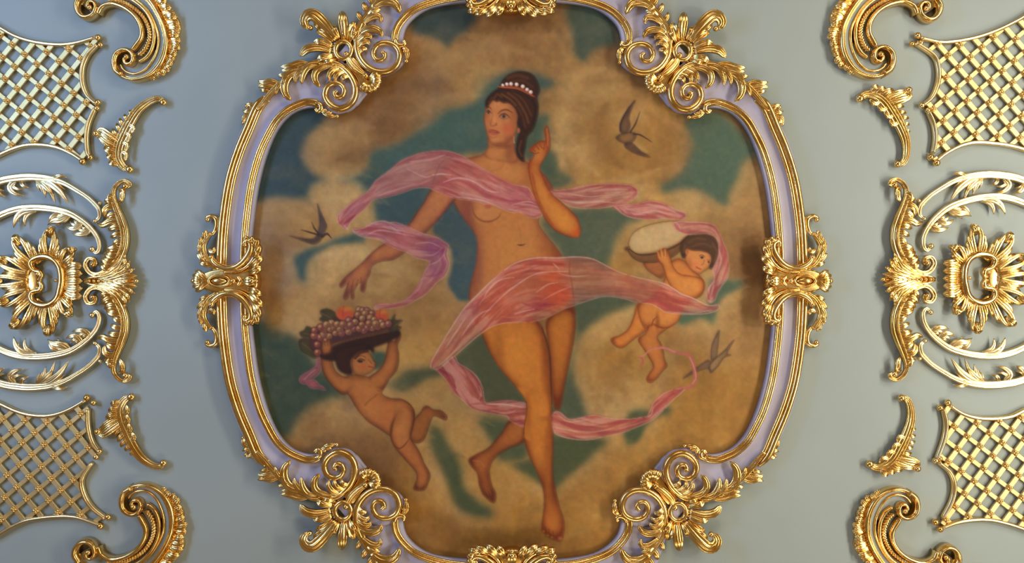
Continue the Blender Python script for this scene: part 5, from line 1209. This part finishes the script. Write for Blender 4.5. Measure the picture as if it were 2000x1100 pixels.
# ------------------------------------------------------------------ leaf sprigs
def sprig(T, c, label):
    root = thing('leaf_sprig', c, label, 'ornament', 'small gilt leaf sprigs beside the trellis panels', hm=10)
    mk = lambda: MB(T, 10)
    st = [(319, 201), (314, 194), (303, 194), (286, 202), (270, 216), (254, 240), (243, 262), (233, 286), (231, 308), (240, 325), (252, 331)]
    q = mk(); q.tube(st, [4.5, 6, 7, 8, 9.5, 11, 12, 12, 10, 8, 6], 8, [4, 6, 7, 7, 8, 8, 8, 8, 7, 6, 5], prof=FLUTE)
    q.ball(319, 200, 8, 9, 7); q.ball(253, 331, 8.5, 9, 7)
    q.build('stem', M_GOLD, root)
    q = mk()
    lobes(q, [([(236, 284), (216, 268), (200, 256), (188, 260)], 10), ([(232, 292), (212, 280), (198, 268), (188, 264)], 8), ([(230, 300), (214, 294), (204, 286)], 7), ([(230, 310), (218, 308), (210, 300)], 6), ([(233, 320), (222, 320), (214, 314)], 6)], 6, 7, 6, FLUTE)
    lobes(q, [([(242, 262), (232, 250), (228, 240)], 5), ([(248, 250), (238, 240), (234, 230)], 5), ([(256, 238), (246, 230), (244, 222)], 4.5), ([(238, 272), (226, 262), (220, 250)], 5.5), ([(264, 224), (256, 220), (255, 214)], 4)], 5, 7, 4)
    q.ball(188, 261, 7, 10)
    q.build('leaf', M_GOLD, root)
    q = mk()
    lobes(q, [([(252, 244), (262, 250), (258, 262)], 5), ([(246, 260), (254, 266), (250, 280)], 5), ([(240, 278), (250, 284), (246, 298)], 5), ([(238, 296), (248, 302), (246, 316)], 5)], 3, 12, 2)
    q.build('overlay_leaf', M_GOLD, root)
sprig(ID, (265, 250), 'small gilt leaf sprig with curled ends below the upper left C scroll')
sprig(similarity((319, 200), (253, 331), (1754, 320), (1680, 192)), (1735, 250), 'small gilt leaf sprig with curled ends below the upper right C scroll')
sprig(similarity((319, 200), (253, 331), (319, 905), (256, 776), True), (265, 850), 'small gilt leaf sprig with curled ends above the lower left C scroll')
sprig(similarity((319, 200), (253, 331), (1761, 778), (1699, 907), True), (1735, 850), 'small gilt leaf sprig with curled ends above the lower right C scroll')

# ------------------------------------------------------------------ side brackets with palmette
def bracket(T, c, label):
    root = thing('scroll_bracket', c, label, 'ornament', 'gilt scroll brackets between painting and rosettes', hm=14)
    mk = lambda: MB(T, 14)
    for s in (1, -1):
        R = lambda L: [(x, 549 + s * (y - 549)) for x, y in L]
        q = mk()
        q.tube(R([(246, 366), (254, 362), (250, 355), (240, 353), (229, 360), (222, 372), (222, 388), (227, 405), (236, 428), (243, 450), (244, 472), (238, 494), (226, 514), (209, 529), (190, 537), (175, 532), (167, 518), (173, 506), (184, 507), (187, 516), (181, 519)]),
               [4, 4, 4.2, 4.4, 4.6, 5, 6, 7.5, 9, 9.5, 9.5, 9.5, 9, 8, 6.5, 5.5, 5, 4.6, 4.4, 4.2, 4], 11, [5, 7, 7, 7, 8, 9, 10, 11, 12, 12, 12, 11, 10, 9, 8, 8, 8, 9, 9, 9, 9], prof=LEAF * np.array([1, 1]))
        x0, y0 = R([(245, 364)])[0]; q.ball(x0, y0, 7, 13); x0, y0 = R([(182, 517)])[0]; q.ball(x0, y0, 6, 15)
        q.build('s_stem', M_GOLD, root)
        q = mk()
        lobes(q, [(R([(232, 370), (240, 374), (240, 388), (234, 398)]), 6), (R([(226, 380), (217, 384), (214, 394)]), 5.5), (R([(228, 392), (214, 392), (204, 396)]), 6.5), (R([(232, 408), (216, 404), (206, 412), (206, 424)]), 7.5), (R([(238, 420), (220, 420), (208, 430)]), 7),
                  (R([(242, 434), (220, 432), (202, 440), (190, 436)]), 7.5), (R([(246, 446), (228, 444), (211, 450)]), 7), (R([(246, 458), (230, 458), (216, 465)]), 6.5), (R([(246, 472), (232, 472), (222, 481)]), 6.5), (R([(242, 488), (222, 486), (208, 492)]), 8),
                  (R([(238, 500), (218, 500), (204, 494)]), 8.5), (R([(230, 512), (212, 512), (200, 502)]), 8.5), (R([(222, 522), (208, 524), (198, 514)]), 7)], 6, 12, 5)
        q.build('acanthus', M_GOLD, root)
        q = mk()
        lobes(q, [(R([(186, 541), (212, 536), (234, 520), (245, 494)]), 9.5), (R([(190, 543), (218, 538), (242, 526), (254, 508)]), 10), (R([(200, 545), (228, 541), (250, 532), (263, 525)]), 9), (R([(214, 547), (240, 544), (258, 540), (268, 538)]), 7)], 8, 10, 5, FLUTE, 1.0, .45)
        lobes(q, [(R([(236, 520), (246, 512), (244, 502)]), 5), (R([(242, 526), (252, 520), (252, 510)]), 4.5), (R([(250, 532), (258, 530), (260, 522)]), 4.5)], 5, 14, 4)
        q.build('palmette_leaves', M_GOLD, root)
    q = mk()
    q.sweep(resample([(164, 549), (268, 549)], 14), [4, 9, 10, 10, 9, 8, 7, 3], [3, 6, 7, 7, 7, 6, 6, 3], 12, HOLLOW)
    for k in range(9): q.ball(176 + k * 9, 549, 3.6, 17)
    q.ball(268, 549, 5, 15)
    q.build('palmette_rib', M_GOLD, root)
bracket(ID, (225, 549), 'upright gilt scroll bracket with pointed palmette, left of the painting')
bracket(flip(mx=True, dx=-8, dy=-3), (1775, 546), 'upright gilt scroll bracket with pointed palmette, right of the painting')

# ------------------------------------------------------------------ acanthus branches
def branch(T, c, label, spine, ws, lb, balls=()):
    root = thing('acanthus_branch', c, label, 'ornament', 'gilt acanthus branches curving around the rosettes', hm=10)
    q = MB(T, 10); q.tube(spine, ws, 8, [min(8, w * .9 + 1.5) for w in ws], prof=LEAF)
    for x, y, r in balls: q.ball(x, y, r, 10)
    q.build('stem', M_GOLDP, root)
    for pts, w in lb:
        q = MB(T, 10); q.leaf(pts, w * .85, 6, 7, 5, LEAF, 14, .7, .35, .95)
        if w > 6:                                   # ragged side tips
            P = np.array(pts, float); a0 = P[0]
            for an, sc, f0 in ((.30, .74, .9), (-.30, .70, .9), (.55, .5, .8)):
                c, s_ = math.cos(an) * sc, math.sin(an) * sc
                Q = [(a0[0] + (x - a0[0]) * c - (y - a0[1]) * s_, a0[1] + (x - a0[0]) * s_ + (y - a0[1]) * c) for x, y in P]
                q.leaf(Q, w * .62 * f0, 5, 6, 4, LEAF, 12, .7, .35, .95)
        q.build('leaf', M_GOLDP, root)
OUTER = ([(186, 432), (194, 424), (193, 410), (184, 398), (170, 385), (150, 372), (125, 358), (95, 349), (60, 346), (30, 348), (0, 354), (-40, 372)], [3, 4.5, 5, 5, 5, 5.5, 6, 7.5, 9, 9, 9, 8],
         [([(100, 347), (112, 345), (122, 344), (131, 347)], 5.5), ([(76, 350), (100, 360), (120, 376), (136, 399)], 8.5), ([(70, 352), (88, 364), (98, 374), (108, 381)], 6.5), ([(30, 352), (20, 366), (30, 378), (46, 382)], 7), ([(40, 352), (46, 362), (57, 367)], 5), ([(-10, 362), (-4, 376), (10, 384)], 7)],
         [(186, 432, 5), (196, 397, 4.5)])
INNER = ([(180, 487), (188, 494), (194, 484), (190, 464), (175, 444), (154, 427), (131, 415), (98, 408), (65, 406), (33, 409), (0, 421), (-40, 446)], [3.5, 4, 4.5, 5, 5.5, 6.5, 7.5, 8, 8, 8, 8, 7],
         [([(176, 446), (168, 456), (154, 458), (140, 455)], 7), ([(160, 434), (150, 446), (138, 446), (128, 441)], 7), ([(136, 420), (120, 430), (106, 432), (93, 440)], 9), ([(118, 414), (104, 424), (96, 436)], 6), ([(70, 410), (48, 414), (34, 426), (27, 445)], 9), ([(52, 410), (38, 420), (38, 434)], 6)],
         [(180, 487, 6)])
inner_r = similarity((180, 487), (33, 409), (1818, 481), (1952, 384), True)
for T, nm, c in ((ID, 'gilt acanthus branch arching over the left shell rosette, {}', 'l'),
                 (flip(my=True, dy=5), 'gilt acanthus branch curving under the left shell rosette, {}', 'l')):
    branch(T, T(60, 346), nm.format('outer of two'), *OUTER[:2], OUTER[2], OUTER[3])
    branch(T, T(60, 406), nm.format('inner of two'), *INNER[:2], INNER[2], INNER[3])
branch(flip(mx=True, dx=-10, dy=-5), (1940, 342), 'gilt acanthus branch arching over the right shell rosette, outer of two', *OUTER[:2], OUTER[2], OUTER[3])
branch(inner_r, (1940, 390), 'gilt acanthus branch arching over the right shell rosette, inner of two', *INNER[:2], INNER[2], INNER[3])
branch(flip(mx=True, my=True, dy=0, dx=-8), (1940, 752), 'gilt acanthus branch curving under the right shell rosette, outer of two', *OUTER[:2], OUTER[2], OUTER[3])
branch(similarity((180, 487), (33, 409), (1817, 610), (1955, 694)), (1940, 690), 'gilt acanthus branch curving under the right shell rosette, inner of two', *INNER[:2], INNER[2], INNER[3])

# ------------------------------------------------------------------ shell rosettes
def rosette(T, c, label):
    root = thing('shell_rosette', c, label, 'ornament', 'pierced gilt shell rosettes', hm=14)
    mk = lambda: MB(T, 14)
    q = mk()
    q.tube([(78, 548), (82, 540), (80, 532), (72, 530), (64, 524), (61, 514), (66, 507), (78, 502), (94, 502), (110, 510), (119, 526), (121, 547), (118, 566), (113, 582), (101, 593), (84, 597), (68, 591), (61, 581), (63, 572), (72, 568), (80, 566), (82, 558), (78, 550)],
           [4, 5, 5, 5, 5.5, 6, 6.4, 6.6, 6.8, 7, 7, 7, 7, 7, 6.8, 6.6, 6.4, 6, 5.5, 5, 5, 5, 4], 14, [5, 7, 7, 7, 8, 9, 9, 9, 9, 9, 9, 9, 9, 9, 9, 9, 9, 8, 8, 7, 7, 7, 5])
    q.ball(76, 536, 4.5, 18); q.ball(76, 563, 4.5, 18); q.ball(109, 548, 3.5, 14)
    q.build('ring', M_GOLD, root)
    q = mk(); el = [(90 + 37 * math.cos(t), 549 + 53 * math.sin(t)) for t in np.linspace(-2.35, 2.35, 30)]
    q.sweep(np.array(el), 10, 5, 7, FLATBAR); q.build('rim', M_GOLD, root)
    q = mk(); q.plate([(52, 516), (64, 520), (70, 535), (72, 549), (70, 564), (62, 578), (52, 582), (44, 566), (42, 549), (44, 532)], 11, 0, 3); q.build('collar', M_GOLD, root)
    cx, cy = 90, 549
    tips = [(100, 444), (28, 462), (144, 484), (-3, 505), (-16, 549), (98, 655), (27, 643), (141, 616), (0, 596)]
    for tx, ty in tips:
        a = math.atan2(ty - cy, tx - cx); L = math.hypot(tx - cx, ty - cy)
        r0 = 44 if abs(math.cos(a)) < .8 else 40
        q = mk()
        def pt(r, da): return (cx + r * math.cos(a + da), cy + r * math.sin(a + da))
        m_ = r0 + (L - r0) * .55
        for sg in (-1, 1):                      # two ribs part round a slot and meet in the curled tip
            q.leaf([pt(r0 - 2, sg * .05), pt(m_, sg * .115), pt(L * .9, sg * .085), pt(L, sg * .01)], 5, 7, 11, 5, LEAF, 14, .8, .5, .5)
            q.leaf([pt(r0 - 2, sg * .13), pt(m_, sg * .19), pt(L * .84, sg * .145)], 4.6, 6, 9, 7, LEAF, 12, .7, .6, .4)
            q.leaf([pt(r0 - 2, sg * .19), pt(r0 + (L - r0) * .3, sg * .255), pt(r0 + (L - r0) * .55, sg * .225)], 4.6, 6, 8, 6, LEAF, 12, .7, .6, .4)
            q.leaf([pt(r0 - 3, sg * .27), pt(r0 + (L - r0) * .1, sg * .31), pt(r0 + (L - r0) * .25, sg * .30)], 4.6, 5, 7, 4, LEAF, 10, .7, .6, .4)
        q.leaf([pt(L * .80, 0), pt(L * .92, .02), pt(L + 2, .05)], 7, 7, 12, 8, FLUTE, 10, .5, .5, .4)
        x_, y_ = pt(L - 2, .03); q.ball(x_, y_, 4.6, 12)
        q.build('shell_petal', M_GOLD, root)
    q = mk()                                    # flat fluted neck towards the bracket
    for k, t in enumerate((-26, -13, 0, 13, 26)):
        q.leaf([(124, 549 + t * .8), (140, 549 + t * 1.15), (160, 549 + t * 1.1)], 8, 6, 9, 4, FLUTE, 10, .8, .6, .3)
    q.build('fluted_neck', M_GOLD, root)
rosette(ID, (90, 549), 'pierced gilt shell rosette with ruffled petals, at the left picture edge')
rosette(flip(mx=True, dy=-5, dx=3), (1910, 544), 'pierced gilt shell rosette with ruffled petals, at the right picture edge')
